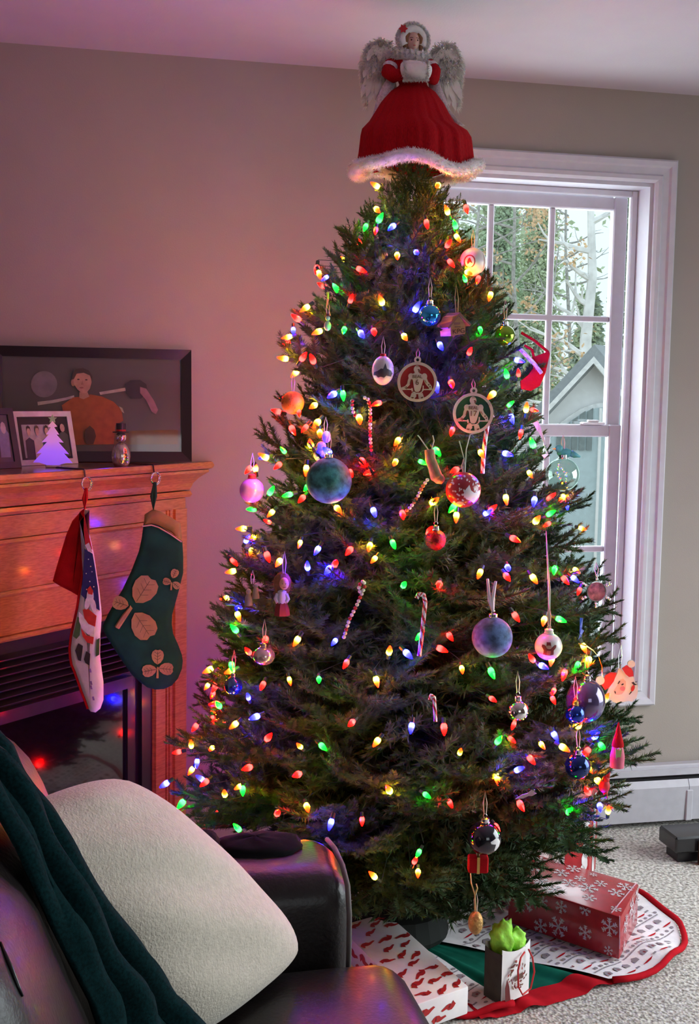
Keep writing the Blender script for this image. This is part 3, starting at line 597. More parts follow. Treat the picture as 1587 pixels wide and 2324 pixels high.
def decal(mb, Cn, r, pts, mi=0, lift=1.012, sq=1.0):
    """a flat print on a round ornament: outline in units of the radius, right / down, seen from the room"""
    def on(u, v):
        q = max(0.02, 1-u*u-v*v); return Cn + (RH*u - UP*v*sq + TOW*math.sqrt(q))*r*lift
    cu = sum(p[0] for p in pts)/len(pts); cv_ = sum(p[1] for p in pts)/len(pts); ring = []
    n = len(pts); big = max(math.hypot(p[0]-cu, p[1]-cv_) for p in pts) > .2; e = 3 if big else 1; K = 6 if big else 2
    for i in range(n):
        a, b = pts[i], pts[(i+1) % n]; ring += [(a[0]+(b[0]-a[0])*q/e, a[1]+(b[1]-a[1])*q/e) for q in range(e)]
    n2 = len(ring); vs = []
    for k in range(K): f = k/K; vs += [on(p[0]+(cu-p[0])*f, p[1]+(cv_-p[1])*f) for p in ring]
    vs.append(on(cu, cv_))
    mb.add(vs, [(k*n2+i, k*n2+(i+1) % n2, (k+1)*n2+(i+1) % n2, (k+1)*n2+i) for k in range(K-1) for i in range(n2)] + [((K-1)*n2+i, (K-1)*n2+(i+1) % n2, K*n2) for i in range(n2)], mi)
def gloss(name, c, rough=.08, metal=.85, **k): return pm(name, c, rough, metal, var=.06, coat=.5, **k)
CREAM = pm('ornament_white', (.72, .68, .60), .35, var=.05, coat=.3); INKR = pm('print_red', (.42, .02, .02), .5); INKB = pm('print_dark', (.035, .025, .03), .5); INKG = pm('print_green', (.03, .12, .05), .5); SNOWP = pm('print_white', (.75, .73, .72), .5)
# 1 baseball
t, b, Cn, rr, s = ball(1072, 596, 30, CREAM, 'white baseball ornament with a round red emblem, left of the window bars', sq=1.05, cap=False, name='baseball_ornament')
mb = MB(); mb.tube([Cn+(RH*.62*math.cos(a)*1+UP*math.sin(a)+TOW*0).normalized()*0 + (RH*(.55+.25*math.cos(a*1.0)) + UP*math.sin(a)*.85 + TOW*math.sqrt(max(.02, 1-(.55+.25*math.cos(a))**2-(.85*math.sin(a))**2)))*rr*1.0 for a in [(-1.2+i*.2) for i in range(13)]], .0008, 5); mb.build('stitching', INKR, t)
mb = MB(); decal(mb, Cn, rr, ellipse(-.32, .05, .42, .5, 18), 0, 1.006); decal(mb, Cn, rr, ellipse(-.32, .05, .33, .40, 18), 1, 1.014); decal(mb, Cn, rr, [(-.5, .1), (-.42, -.15), (-.3, -.22), (-.2, .0), (-.12, .2), (-.3, .1), (-.45, .28)], 0, 1.022); mb.build('emblem', [INKR, SNOWP], t)
# 2 turquoise ball, 4 green ball ...
ball(975, 716, 25, gloss('turquoise_glass', (.02, .35, .72)), 'glossy turquoise ball left of the small wooden house')
ball(1145, 762, 23, gloss('lime_glass', (.22, .42, .02)), 'glossy lime green ball by the window, above the red felt stocking')
# 3 wooden house
D = place(1030, 738, 30); s = D/F; L = frameL(atD(1030, 738, D), s); WD = pm('pale_wood', (.50, .30, .12), .6, var=.15, stretch=(1, 1, 6)); WD2 = pm('pale_wood_dark', (.26, .15, .09), .7)
t = thing('house_ornament', 'small pale wooden birdhouse ornament with painted gable front', 'ornament', L(0, 28))
MB().prism([L(-4, -18, .03), L(-10, 0, .03), L(-8, 26, .03), L(24, 20, .03), L(24, 2, .03), L(9, -22, .03)], -TOW*.03-RH*.022).build('house_body', WD, t)
MB().prism([L(11, -27, .034), L(37, -1, .034), L(35, 3, .034), L(10, -20, .034)], -TOW*.04-RH*.026).build('roof', WD2, t)
MB().prism([L(11, -27, .034), L(10, -20, .034), L(-13, 10, .034), L(-16, 7, .034)], -TOW*.04-RH*.026).build('roof', WD2, t)
MB().poly([L(-2, -4, .031), L(12, -5, .031), L(12, 0, .031), L(-2, 1, .031)], 0).poly([L(0, 4, .031), L(13, 3, .031), L(13, 6, .031), L(0, 7, .031)], 0).build('door_print', WD2, t)
text('KPG', .0155, L(9, 15, .0315), RH+UP*.12, UP-RH*.1, pm('burnt_ink', (.06, .035, .015), .8), t)
hang(t, L(6, -25, .01), to=L(5, -95, -.02), mat=pm('gold_cord', (.45, .33, .14), .6))
# 5 painted snow-scene egg
t, b, Cn, rr, s = ball(869, 841, 25, pm('egg_white', (.70, .68, .72), .3, coat=.4), 'white egg-shaped ornament painted with a dark winter scene', sq=1.32, cap=False, name='egg_ornament')
mb = MB(); decal(mb, Cn, rr, [(-.8, .12), (-.5, .05), (-.2, -.12), (.0, -.1), (.2, -.5), (.34, -.12), (.7, .0), (.85, .2), (.7, .42), (.3, .36), (.1, .5), (-.2, .44), (-.45, .5), (-.6, .36), (-.85, .34)], 0, 1.01, 1.3); mb.build('painted_scene', pm('slate_paint', (.06, .06, .09), .4), t); MB().lathe([(.007, 0), (.007, .005), (.002, .006)], Cn+UP*rr*1.29, 12).build('cap', pm('red_metal', (.4, .02, .02), .3, .6), t)
# 6, 7 hockey player discs
PLY = pm('laser_cut_ply', (.62, .53, .42), .6, var=.08, scale=60); BURN = pm('burnt_edge', (.16, .07, .03), .8)
def hockey(px, py, r, back, num, label, tx):
    D = place(px, py, r, shift=.28) - .008; s = D/F; L0 = frameL(atD(px, py, D), s*r/46); L = lambda u, v, w=0.0: L0(u, v, w)
    t = thing('hockey_ornament', label, 'ornament', L(0, 46), 'round hockey player ornaments')
    MB().prism([L(*p) for p in ellipse(0, 0, 42, 42, 40)], -TOW*.003).build('backing_disc', back, t)
    mb = MB(); o = [L(*p, .004) for p in ellipse(0, 0, 46, 46, 44)]; i_ = [L(*p, .004) for p in ellipse(0, 0, 39.5, 39.5, 44)]; o2 = [p-TOW*.004 for p in o]; i2 = [p-TOW*.004 for p in i_]; n = 44
    mb.add(o+i_+o2+i2, [(k, (k+1) % n, n+(k+1) % n, n+k) for k in range(n)] + [(k, 2*n+k, 2*n+(k+1) % n, (k+1) % n) for k in range(n)] + [(n+k, n+(k+1) % n, 3*n+(k+1) % n, 3*n+k) for k in range(n)]); mb.build('rim', PLY, t)
    mb = MB(); o = [L(*p, .004) for p in ellipse(0, -51, 8, 8, 18)]; i_ = [L(*p, .004) for p in ellipse(0, -51, 3.6, 3.6, 18)]; n = 18; o2 = [p-TOW*.004 for p in o]; i2 = [p-TOW*.004 for p in i_]
    mb.add(o+i_+o2+i2, [(k, (k+1) % n, n+(k+1) % n, n+k) for k in range(n)] + [(k, 2*n+k, 2*n+(k+1) % n, (k+1) % n) for k in range(n)] + [(n+k, n+(k+1) % n, 3*n+(k+1) % n, 3*n+k) for k in range(n)]); mb.build('hanging_loop', PLY, t)
    Z = .0035; mb = MB(); P_ = lambda pts, w=0: mb.prism([L(u, v, Z-w) for u, v in pts], -TOW*(.0035-w))
    P_(ellipse(-1, -29, 7.6, 9, 16)); P_([(-6, -22), (4, -22), (7, -18), (-9, -18)], .0003)
    P_([(-10, -19.5), (8, -19.5), (15, -15), (14, -5), (12, 3), (9, 14), (7, 20), (3, 23), (-3, 23), (-6, 19), (-8, 8), (-10, -4), (-13, -8), (-15, -15)], .0002)
    P_(ellipse(-14.5, -13, 6.5, 7, 14), .0004); P_(ellipse(16.5, -13, 6.5, 7.5, 14), .0004)
    P_([(-20, -9), (-14, -7), (-15, 2), (-18, 8), (-24, 14), (-30, 19), (-38, 19), (-36, 13), (-28, 10), (-23, 4), (-22, -3)], .0005); P_([(14, -8), (22, -9), (25, -2), (30, 4), (34, 9), (35, 17), (30, 19), (27, 12), (22, 7), (18, 1)], .0005)
    P_([(-34, 15.5), (-12, 16), (-12, 18.5), (-34, 18.5)], .0007); P_([(12, 16), (38, 15), (38, 18), (12, 18.5)], .0007)
    P_([(-13, 14), (-10.5, 14), (-9, 20), (-2, 25), (8, 24), (13, 18), (13, 8), (15.5, 8), (15.5, 19), (9, 27), (-2, 28.5), (-10, 25), (-13, 20)], .0008)
    P_([(-12, 25), (-2, 28), (-1, 33), (-5, 38), (-4, 42), (-18, 41), (-15, 34)], .0009); P_([(3, 28), (13, 25), (16, 33), (18, 39), (6, 42), (4, 36)], .0009)
    p = mb.build('player', PLY, t)
    mb = MB()
    for q in ([(-4, -35.5), (3, -35.8), (5, -34.8), (3, -34.6), (-4, -34.4)], [(0, -29), (4, -30), (5.5, -27), (2, -26.5)], [(3, -30), (6, -27), (4, -22), (2, -23)], [(-15, -6), (-12, -4), (-16, 5), (-17.5, 4)], [(-28, 12.5), (-23, 16), (-24, 17.5), (-29, 14)], [(-26, 10), (-20, 14), (-21, 15.5), (-27, 12)], [(25, 5), (28, 4), (29, 6.5), (26, 8)], [(28, 10), (31, 8.5), (32, 11), (29.5, 12.5)], [(17, -4), (20, 2), (22, 3), (18, -5)], [(-10, 20), (-6, 22), (-11, 24)], [(7, 22), (12, 16), (11, 22)], [(-13, 35), (-7, 35), (-8, 38), (-13, 38)], [(9, 35), (15, 33), (14, 37), (10, 38)]): mb.poly([L(u, v, .0039) for u, v in q])
    mb.build('engraving', BURN, p, kind='stuff')
    text('BEAL', .0105, L(0, -12, .0037), RH, UP, BURN, t); text(num, .0175, L(0, 1, .0037), RH, UP, BURN, t)
    hang(t, L(0, -55, .002), to=L(tx, -78, -.02), mat=pm('pink_cord', (.5, .25, .35), .7))
hockey(947, 867, 45, pm('felt_red_back', (.36, .02, .02), .7), '6', 'round wooden hockey player ornament reading BEAL 6 on red', 2)
hockey(1074, 938, 46, pm('felt_green_back', (.015, .09, .04), .7), '17', 'round wooden hockey player ornament reading BEAL 17 on green', 0)
# 8 red felt stocking at the window
D = place(1205, 815, 30); L = frameL(atD(1205, 815, D)+TOW*.02, D/F)
t = thing('felt_stocking_ornament', 'red felt stocking ornament with white trim against the window', 'ornament', L(10, 70))
MB().prism([L(*p) for p in [(0, -3), (38, -18), (40, -12), (32, 30), (20, 60), (0, 72), (-22, 68), (-24, 50), (-6, 36), (4, 20)]], -TOW*.012).build('felt', REDF, t)
MB().tube([L(-26, -58), L(6, -40), L(36, -16)], .0035, 6).tube([L(-18, -30), L(0, -20), L(4, -4)], .0035, 6).build('strap', REDF, t)
mb = MB().tube([L(-28, -22, .004), L(-12, -6, .006), L(6, 12, .006), L(22, 32, .004)], .005, 8); mb.fuzz([(L(-28+50*q, -22+54*q, .006), TOW+UP*R.uniform(-1, 1)) for q in [i/20 for i in range(21)]], .009, .0008, 160); mb.build('fur_trim', WHITEF, t)
# 9 orange ball, 11 pearl ball tinted for bulb glow, 10 teal ball
t, b, Cn, rr, s = ball(665, 914, 26, pm('orange_rind', (.80, .20, .02), .55, bump=.3, bscale=120), 'orange ball ornament with dark speckled stripes', cap=False)
mb = MB()
for k in range(26):
    a_ = R.uniform(0, 6.28); q_ = R.random()**.5*.9; decal(mb, Cn, rr, ellipse(q_*math.cos(a_), q_*math.sin(a_), R.uniform(.03, .10), R.uniform(.015, .03), 8, 0, 1.2*q_*math.cos(a_)+1.57), 0, 1.008)
mb.build('speckles', pm('dark_orange', (.22, .06, .01), .7), t)
ball(573, 1112, 28, pm('pearl_violet_glow', (.60, .25, .85), .2, .0, coat=.6, sss=.3), 'pearly ball tinted violet like bulb light, with red bow at the left edge of the tree', capmat=pm('red_bow', (.5, .02, .03), .5))  # violet light of the nearby bulbs put into the pearl's base colour
t, b, Cn, rr, s = ball(747, 1089, 52, pm('teal_glitter', (.05, .22, .21), .7, .0, spec=.2, var=.55, scale=55, bump=.25, bscale=300), 'large mottled teal ball, biggest on the left side of the tree')
# 12 beaded canes
def beads(pxs, label, cols, D=None, rad=4.3):
    D = D or place(pxs[len(pxs)//2][0], pxs[len(pxs)//2][1], 8); s = D/F; pts = [atD(x, y, D)+TOW*.01 for x, y in pxs]
    t = thing('beaded_cane', label, 'ornament', pts[-1]); seg = [(pts[i+1]-pts[i]).length for i in range(len(pts)-1)]; tot = sum(seg); n = int(tot/(rad*1.9*s)); k = 0
    MB().tube(pts, .0008, 5).build('cord', THREAD, t)
    for i in range(n):
        q = tot*(i+.5)/n; j = 0
        while q > seg[j] and j < len(seg)-1: q -= seg[j]; j += 1
        P = pts[j].lerp(pts[j+1], q/seg[j]); MB().ball(P, rad*s, rad*s, rad*s*.95, 10, 7).build('bead', cols[(i//2) % len(cols)] if len(cols) < 3 else cols[i % len(cols)], t, smooth='all')
BW = pm('bead_white', (.75, .72, .70), .3, coat=.4); BR_ = pm('bead_red', (.45, .015, .02), .3, coat=.4)
beads([(800, 906), (799, 922), (803, 938), (808, 946)], 'short beaded string of white and red beads beside the upper beaded cane', [BR_, BW])
beads([(824, 902), (834, 904), (840, 922), (841, 950), (840, 985), (843, 1025)], 'straight beaded candy cane of white and red beads, hanging in the upper middle', [BW, BR_])
beads([(818, 1345), (814, 1328), (826, 1316), (828, 1330), (812, 1368), (793, 1405), (780, 1448)], 'slanted white beaded candy cane with red beads, in the lower middle', [BW, BW, BR_], rad=4.6)
beads([(972, 1085), (958, 1105), (946, 1130), (932, 1150), (920, 1160)], 'orange beaded cane left of the red and white ball', [BW, pm('bead_amber', (.6, .25, .05), .3)])  # white and amber beads, two of each in turn
# striped candy canes
def cane(pxs, label, rad=5.0):
    D = place(pxs[len(pxs)//2][0], pxs[len(pxs)//2][1], 8); s = D/F; pts = [atD(x, y, D)+TOW*.012 for x, y in pxs]; t = thing('candy_cane', label, 'candy cane', pts[-1])
    cs = []
    for i in range(len(pts)-1):
        for k in range(20): cs.append(pts[i].lerp(pts[i+1], k/20))
    cs.append(pts[-1]); mb = MB(); tw = 9/max(1, (.017/(sum((q-p).length for p, q in zip(cs, cs[1:]))/len(cs)))); n = 18; mb.tube(cs, rad*s, n); mb.m = []
    for i in range(len(cs)-1):
        for j in range(n): mb.m.append(1 if ((j + i*tw) % 9) < 4 else 0)
    mb.m += [0, 0]; mb.build('stick', [BW, BR_], t, smooth='all')
cane([(1117, 948), (1113, 938), (1106, 940), (1106, 960), (1100, 1000), (1096, 1040), (1094, 1074)], 'red and white striped candy cane below the green hockey disc')
cane([(945, 1356), (950, 1346), (961, 1348), (965, 1365), (961, 1400), (957, 1440), (951, 1486)], 'red and white striped candy cane, left of the matte blue ball')
cane([(975, 1585), (978, 1575), (985, 1580), (986, 1600), (988, 1634)], 'short striped candy cane low in the middle of the tree', 4.2)
# 13 snow figure over the teal ball
D = place(733, 1000, 14); L = frameL(atD(733, 1000, D)+TOW*.008, D/F); t = thing('snow_figure_ornament', 'small white stacked snow figure just above the large teal ball', 'ornament', L(-6, 42))
MB().ball(L(-7, 33), .014, nz=.04).build('lower_ball', WHITEF, t, smooth='all'); MB().ball(L(-3, 12), .0115).build('middle_ball', WHITEF, t, smooth='all'); MB().ball(L(8, -9), .011, .010, .014).build('head', WHITEF, t, smooth='all'); hang(t, L(6, -20), .035)
# 14 tan boot
D = place(986, 1060, 20); L = frameL(atD(986, 1060, D)+TOW*.012, D/F); TAN = pm('tan_suede', (.34, .25, .13), .9, var=.25, bump=.3)
t = thing('boot_ornament', 'tan fabric boot ornament hung on a pale cord above the red and white ball', 'ornament', L(5, 32))
MB().tube([L(-13, -40), L(-10, -18), L(-2, 2), L(4, 20), L(6, 24)], [.011, .012, .0125, .014, .0135], 12).tube([L(2, 20), L(10, 25), L(18, 27), L(23, 27)], [.012, .013, .011, .004], 12).build('boot', TAN, t, smooth='all')
MB().tube([L(-14, -38), L(-36, -68), L(-40, -72)], .0014, 5).tube([L(-8, -40), L(-3, -60), L(-6, -72)], .0014, 5).build('hanging_thread', pm('mint_cord', (.45, .58, .45), .7), t)
# 15 red and white ball
t, b, Cn, rr, s = ball(1050, 1110, 40, pm('crimson_ball', (.33, .02, .025), .3, coat=.5), 'red ball ornament covered with white snowy sprig pattern', cap=False, ln=.03)
mb = MB()
for i in range(46):
    a = R.uniform(0, 6.28); q = math.sqrt(R.random())*.92; u, v = q*math.cos(a), q*math.sin(a)
    if u > .1 and v > .1: continue
    decal(mb, Cn, rr, ellipse(u, v, R.uniform(.03, .1), R.uniform(.03, .07), 7, 0, R.uniform(0, 3)), 0, 1.008)
decal(mb, Cn, rr, [(.05, -.1), (.25, -.35), (.35, -.05), (.55, .1), (.9, -.05), (.85, .35), (.55, .7), (.35, .55), (.1, .45), (-.1, .2)], 0, 1.01); decal(mb, Cn, rr, ellipse(-.22, .72, .22, .14, 10), 1, 1.014); mb.build('snow_print', [SNOWP, PLY], t)
MB().tube([Cn+UP*rr, Cn+UP*(rr+.03)+RH*.0, Cn+UP*(rr+.07)-RH*.012], .0014, 5).tube([Cn+UP*rr+RH*.003, Cn+UP*(rr+.05)+RH*.004, Cn+UP*(rr+.085)+RH*.012, Cn+UP*(rr+.09)+RH*.03], .0014, 5).build('cord', pm('mint_cord', (.45, .58, .45), .7), t)
# 18 clear ball with a teal bird
t, b, Cn, rr, s = ball(1274, 1076, 38, glass('clear_glass_ball', (.86, .95, .9), .80, .03), 'clear glass ball ornament in front of the window below a teal bird', cap=True)
D = (Cn-CAM).dot(FW); L = frameL(atD(1282, 1026, D), D/F); TL = pm('teal_bird_paint', (.05, .28, .30), .5)
t = thing('bird_ornament', 'small teal bird ornament perched above the clear glass ball', 'ornament', L(0, 14)); MB().ball(L(0, 2), .020, .011, .012).ball(L(-14, -8, .004), .010).tube([L(14, 2), L(24, 7), L(36, 10)], [.009, .007, .002], 8).build('body', TL, t, smooth='all'); MB().lathe([(.003, 0), (.0003, .008)], L(-22, -7, .006), 8, ax=-RH).build('beak', GOLD, t); hang(t, L(-4, -8), .03)
# 19 pink ribbon, blue bow and gold threads
def ribbon(pxs, w, mat, label, D=None, name='ribbon'):
    D = D or place(pxs[0][0], pxs[0][1], 8); pts = [atD(x, y, D)+TOW*(.012+.006*math.sin(i*1.7)) for i, (x, y) in enumerate(pxs)]; n = len(pts); mb = MB(); vs = []
    for i, p in enumerate(pts):
        tt = (pts[min(i+1, n-1)]-pts[max(0, i-1)]).normalized(); q = tt.cross(TOW).normalized()*w/2*(D/F); q = q*math.cos(i*.5)+TOW*(q.length*math.sin(i*.5)); vs += [p-q, p+q, p+q-TOW*.0008, p-q-TOW*.0008]
    mb.add(vs, [(i*4+j, i*4+(j+1) % 4, (i+1)*4+(j+1) % 4, (i+1)*4+j) for i in range(n-1) for j in range(4)] + [(3, 2, 1, 0), tuple(range(4*n-4, 4*n))]); o = mb.build(name, mat); tag(o, label, 'ribbon'); recenter(o); return o
ribbon([(1214, 957), (1222, 975), (1232, 995), (1236, 1015), (1240, 1030), (1230, 1036)], 12, pm('pink_satin', (.62, .35, .42), .4), 'pale pink satin ribbon end right of the amber bulb by the window')
t, b, Cn, rr, s = ball(988, 1224, 24, pm('red_glitter', (.42, .015, .02), .25, .7, var=.5, scale=120, bump=.5, bscale=500), 'red glitter ball in the middle of the tree')
# 21 doll with curly hair
D = place(641, 1345, 18); L = frameL(atD(641, 1345, D)+TOW*.012, D/F); t = thing('doll_ornament', 'small doll ornament with bushy brown hair, white shirt and red skirt', 'ornament', L(0, 45)); SKIN = pm('doll_skin', (.60, .36, .26), .5)
mb = MB().ball(L(0, -22, -.006), .021, .014, .027, 14, 10, nz=.06); mb.fuzz([(L(R.uniform(-17, 17), R.uniform(-42, 5), R.uniform(-.014, 0)), RH*R.uniform(-1, 1)+UP*R.uniform(-.6, .6)) for _ in range(50)], .012, .0012, 260); mb.build('hair', pm('brown_curls', (.20, .085, .04), .8), t)
MB().ball(L(5, -24, .009), .011, .010, .0145, 12, 9).build('head', SKIN, t, smooth='all')
MB().ball(L(2, -25, .0185), .0012).ball(L(9, -25, .0175), .0012).build('eyes', INKB, t); MB().tube([L(3, -17, .0175), L(6, -16.2, .0185), L(9, -17, .017)], .0007, 5).build('mouth', INKR, t)
MB().lathe([(.011, -.016), (.012, 0), (.010, .014), (.005, .018)], L(0, 8, .002), 12).tube([L(-9, 0, .004), L(-14, 12, .006), L(-10, 20, .010)], [.005, .005, .004], 8).tube([L(9, 0, .004), L(14, 12, .006), L(10, 18, .010)], [.005, .005, .004], 8).build('shirt', pm('doll_shirt', (.55, .57, .62), .8), t, smooth=True)
MB().lathe([(.018, -.026), (.016, -.01), (.011, .004)], L(0, 24, .002), 14, wob=lambda a, f: 1+.07*math.cos(7*a)).build('skirt', pm('doll_skirt', (.22, .03, .03), .8), t, smooth=True)
MB().tube([L(-5, 30, .002), L(-5, 44, .002)], .004, 8).tube([L(5, 30, .002), L(5, 44, .002)], .004, 8).build('legs', SKIN, t); hang(t, L(4, -46), .05)
# 22 tiny pale figures
D = place(573, 1348, 12); L = frameL(atD(573, 1348, D)+TOW*.006, D/F); t = thing('angel_pair_ornament', 'dim grey pair of tiny figures left of the curly haired doll', 'ornament', L(0, 22)); GF = pm('grey_clay', (.30, .30, .27), .8)
for u, v, k in ((-8, 2, 1.0), (8, -12, .9)): MB().lathe([(.010*k, -.024*k), (.008*k, -.006), (.004, .006)], L(u, v), 10).ball(L(u, v-8), .0065*k).build('figure', GF, t, smooth=True)
hang(t, L(0, -24), .03)
# 25 matte blue ball with its satin ribbon
t, b, Cn, rr, s = ball(1115, 1442, 46, pm('slate_blue_glitter', (.09, .15, .30), .65, .0, spec=.25, var=.45, scale=60, bump=.2, bscale=400), 'large matte slate blue ball hung on a white satin ribbon')
MB().tube([Cn+UP*(rr+.012), Cn+UP*(rr+.035)-RH*.008, Cn+UP*(rr+.085)-RH*.014], [.003, .004, .003], 6).tube([Cn+UP*(rr+.012), Cn+UP*(rr+.035)-RH*.002, Cn+UP*(rr+.08)+RH*.004], [.003, .004, .003], 6).build('satin_ribbon', pm('white_satin', (.7, .66, .72), .35), t)
# 26 white ball with a penguin print
t, b, Cn, rr, s = ball(1243, 1464, 31, pm('frosted_white', (.74, .70, .66), .3, coat=.3, sss=.2), 'frosted white ball printed with a small red waving bear', capmat=CREAM)
mb = MB(); decal(mb, Cn, rr, [(-.5, .42), (-.48, .1), (-.62, -.15), (-.58, -.3), (-.42, -.28), (-.32, -.05), (0, -.02), (.14, -.05), (.3, -.3), (.42, -.28), (.4, -.12), (.22, .1), (.24, .42), (.0, .48), (-.3, .48)], 0, 1.01); decal(mb, Cn, rr, [(-.3, -.22), (-.28, -.48), (0, -.48), (.04, -.2)], 0, 1.012); decal(mb, Cn, rr, ellipse(-.12, -.14, .2, .13, 12), 1, 1.018); decal(mb, Cn, rr, [(-.26, .12), (.02, .12), (.0, .46), (-.26, .46)], 2, 1.018); mb.build('bear_print', [pm('print_maroon', (.20, .02, .02), .5), pm('print_pink', (.62, .32, .28), .5), pm('print_coral', (.62, .12, .09), .5)], t)
e = atD(1240, 1206, (Cn-CAM).dot(FW)+.03); MB().tube([Cn+UP*(rr+.01), atD(1245, 1340, (Cn-CAM).dot(FW)+.01), e, atD(1249, 1340, (Cn-CAM).dot(FW)+.012), Cn+UP*(rr+.012)], .0017, 5).build('ribbon', pm('sage_ribbon', (.52, .55, .42), .5), t)
ribbon([(1318, 1400), (1316, 1420), (1315, 1436), (1320, 1446), (1310, 1450), (1316, 1436), (1322, 1428)], 7, pm('blue_satin', (.03, .06, .45), .4), 'tiny blue ribbon bow left of the Santa face ornament')
ribbon([(1311, 1458), (1328, 1462), (1345, 1474), (1358, 1490), (1364, 1510), (1364, 1530)], 3.2, GOLD, 'thin gold ribbon curling down towards the Santa face ornament')
ribbon([(744, 664), (745, 680), (742, 696), (748, 706), (750, 718)], 6, pm('gold_cord', (.45, .33, .14), .6), 'gold cord hanging at the upper left above a tiny mint snowman')
# 28 large smoky ball
ball(1326, 1585, 44, pm('smoky_violet_glass', (.10, .07, .17), .06, .55, var=.2, coat=1.0), 'large smoky violet glass ball beside the Santa face ornament', sq=1.14)
# 29 Santa face
D = place(1405, 1540, 30); s = D/F; L = frameL(atD(1405, 1540, D)+TOW*.03, s); WOODP = pm('painted_white', (.72, .74, .70), .5, var=.04)
t = thing('santa_face_ornament', 'flat wooden bearded Santa face ornament with red hat and white bobbles', 'ornament', L(0, 46))
MB().prism([L(*p) for p in [(-7.4, -30), (-.4, -27), (9.7, -16), (16, -10.5), (26.8, -11.3), (30, -.4), (37, 9), (38, 24), (34.6, 38), (25, 46), (19, 44.5), (8, 47), (0, 46), (-9, 50), (-18, 47), (-26, 40), (-28, 34), (-34, 32), (-27.6, 15), (-18, -.4), (-10.5, -17.5)]], -TOW*.005).build('beard', WOODP, t)
MB().prism([L(*p, .003) for p in [(-12, -20), (-26, -20.6), (-38, -13), (-40, 1), (-45, 9), (-37, 20), (-29, 15), (-18, -.4)]], -TOW*.005).build('hat', pm('painted_red', (.55, .03, .035), .5), t)
MB().prism([L(*p, .003) for p in [(-.4, -30), (9.7, -37.7), (19, -33), (24.5, -24), (26, -12.8), (16, -11), (8, -17.5)]], -TOW*.005).build('hat', MATS['painted_red'], t)
for u, v, q in ((-48.7, -2, 10), (19.8, -41, 8.5)): MB().prism([L(u+a, v+b, .004) for a, b in ellipse(0, 0, q, q, 18)], -TOW*.006).build('bobble', WOODP, t)
MB().prism([L(*p, .0005) for p in [(3.5, -6.6), (10, 0), (10.5, 10), (8, 21), (1.9, 29), (-6, 31), (-13, 30), (-16.7, 22), (-12, 14), (-7.4, 7.4), (-2.7, -3.5)]], -TOW*.001).build('face', pm('painted_flesh', (.70, .50, .42), .5), t)
mb = MB(); mb.poly([L(*p, .001) for p in ellipse(2.4, 6.5, 3.2, 1.8, 8, 0, -.5)], 0).poly([L(*p, .001) for p in ellipse(-13.5, 25, 1.4, 3.6, 8, 0, -.3)], 0).poly([L(*p, .0012) for p in ellipse(3, 16, 6, 5.5, 12)], 1).poly([L(*p, .001) for p in ellipse(26, 15, 4, 8, 10, 0, .3)], 2).poly([L(*p, .001) for p in [(22, 22), (24.5, 23.5), (19, 30), (17.5, 29)]], 0).poly([L(*p, .001) for p in [(22, 2), (27, 0), (30, 4), (36, 7), (29, 8), (26, 6)]], 0).poly([L(*p, .001) for p in [(-3, 0), (-7, 6), (-9, 5), (-5, -2)]], 0); mb.build('painted_features', [INKB, pm('rosy_paint', (.65, .22, .26), .5), MATS['painted_red']], t); hang(t, L(-6, -30), to=L(-2, -85, -.01), mat=SILVER)
# 30 silver, 31 navy, 32 blue, 33 black, 37, 38
ball(1173, 1610, 26, gloss('silver_glass', (.78, .76, .73), .05, 1.0), 'mirror silver ball with a ribbed cap, low right of centre')
ball(1304, 1618, 22, gloss('navy_glass', (.01, .05, .35)), 'shiny navy ball overlapping the smoky violet ball', D=place(1326, 1585, 44)-.06, capmat=GOLD)
ball(1309, 1735, 29, gloss('deep_blue_glass', (.01, .035, .16)), 'dark blue ball near the lower right edge of the tree')
t, b, Cn, rr, s = ball(1098, 1895, 38, pm('black_glass', (.006, .006, .012), .1, .2, coat=1.0), 'black ball with a white painted figure at the bottom of the tree')
mb = MB(); decal(mb, Cn, rr, [(.25, -.1), (.6, -.28), (.75, -.2), (.85, .0), (.8, .3), (.6, .55), (.5, .5), (.65, .25), (.62, .05), (.5, -.05), (.3, .02)], 0, 1.01); mb.build('white_figure', SNOWP, t)
ball(600, 1486, 25, pm('pewter_white', (.60, .56, .54), .12, .7, coat=.5), 'pale pewter ball on the lower left beside two red bulbs', sq=.85)
ball(531, 1554, 21, gloss('steel_blue_glass', (.06, .18, .38)), 'small steel blue ball at the lower left edge of the tree')
# 34 gold walnut
t, b, Cn, rr, s = ball(1079, 2091, 17, pm('gold_walnut', (.52, .30, .09), .4, .4, var=.3, scale=60, bump=.8, bscale=160), 'golden walnut ornament dangling from the lowest bough above the gift bag', sq=1.6, cap=False, name='walnut_ornament')
e = atD(1067, 1968, (Cn-CAM).dot(FW)+.02); MB().tube([Cn+UP*rr*1.55, atD(1078, 2030, (Cn-CAM).dot(FW)), atD(1070, 2005, (Cn-CAM).dot(FW)), e], .0016, 5).tube([atD(1078, 2034, (Cn-CAM).dot(FW)), atD(1084, 2016, (Cn-CAM).dot(FW)), atD(1081, 2006, (Cn-CAM).dot(FW))], .0016, 5).build('gold_cord', pm('gold_cord', (.45, .33, .14), .6), t)
# 35 little red parcel hung inside
D = place(1085, 1960, 18, shift=.12); L = frameL(atD(1085, 1960, D), D/F); t = thing('parcel_ornament', 'little red parcel ornament below the black ball', 'ornament', L(0, 17)); MB().box((-.022, -.012, -.018), (.022, .012, .018), bev=.003, fr=lambda p: L(0, 0)+RH*p.x+TOW*p.y+UP*p.z).build('parcel', REDF, t); MB().box((-.003, -.0125, -.0185), (.003, .0125, .0185), fr=lambda p: L(0, 0)+RH*p.x+TOW*p.y+UP*p.z).build('band', GOLD, t); hang(t, L(0, -16), .03)
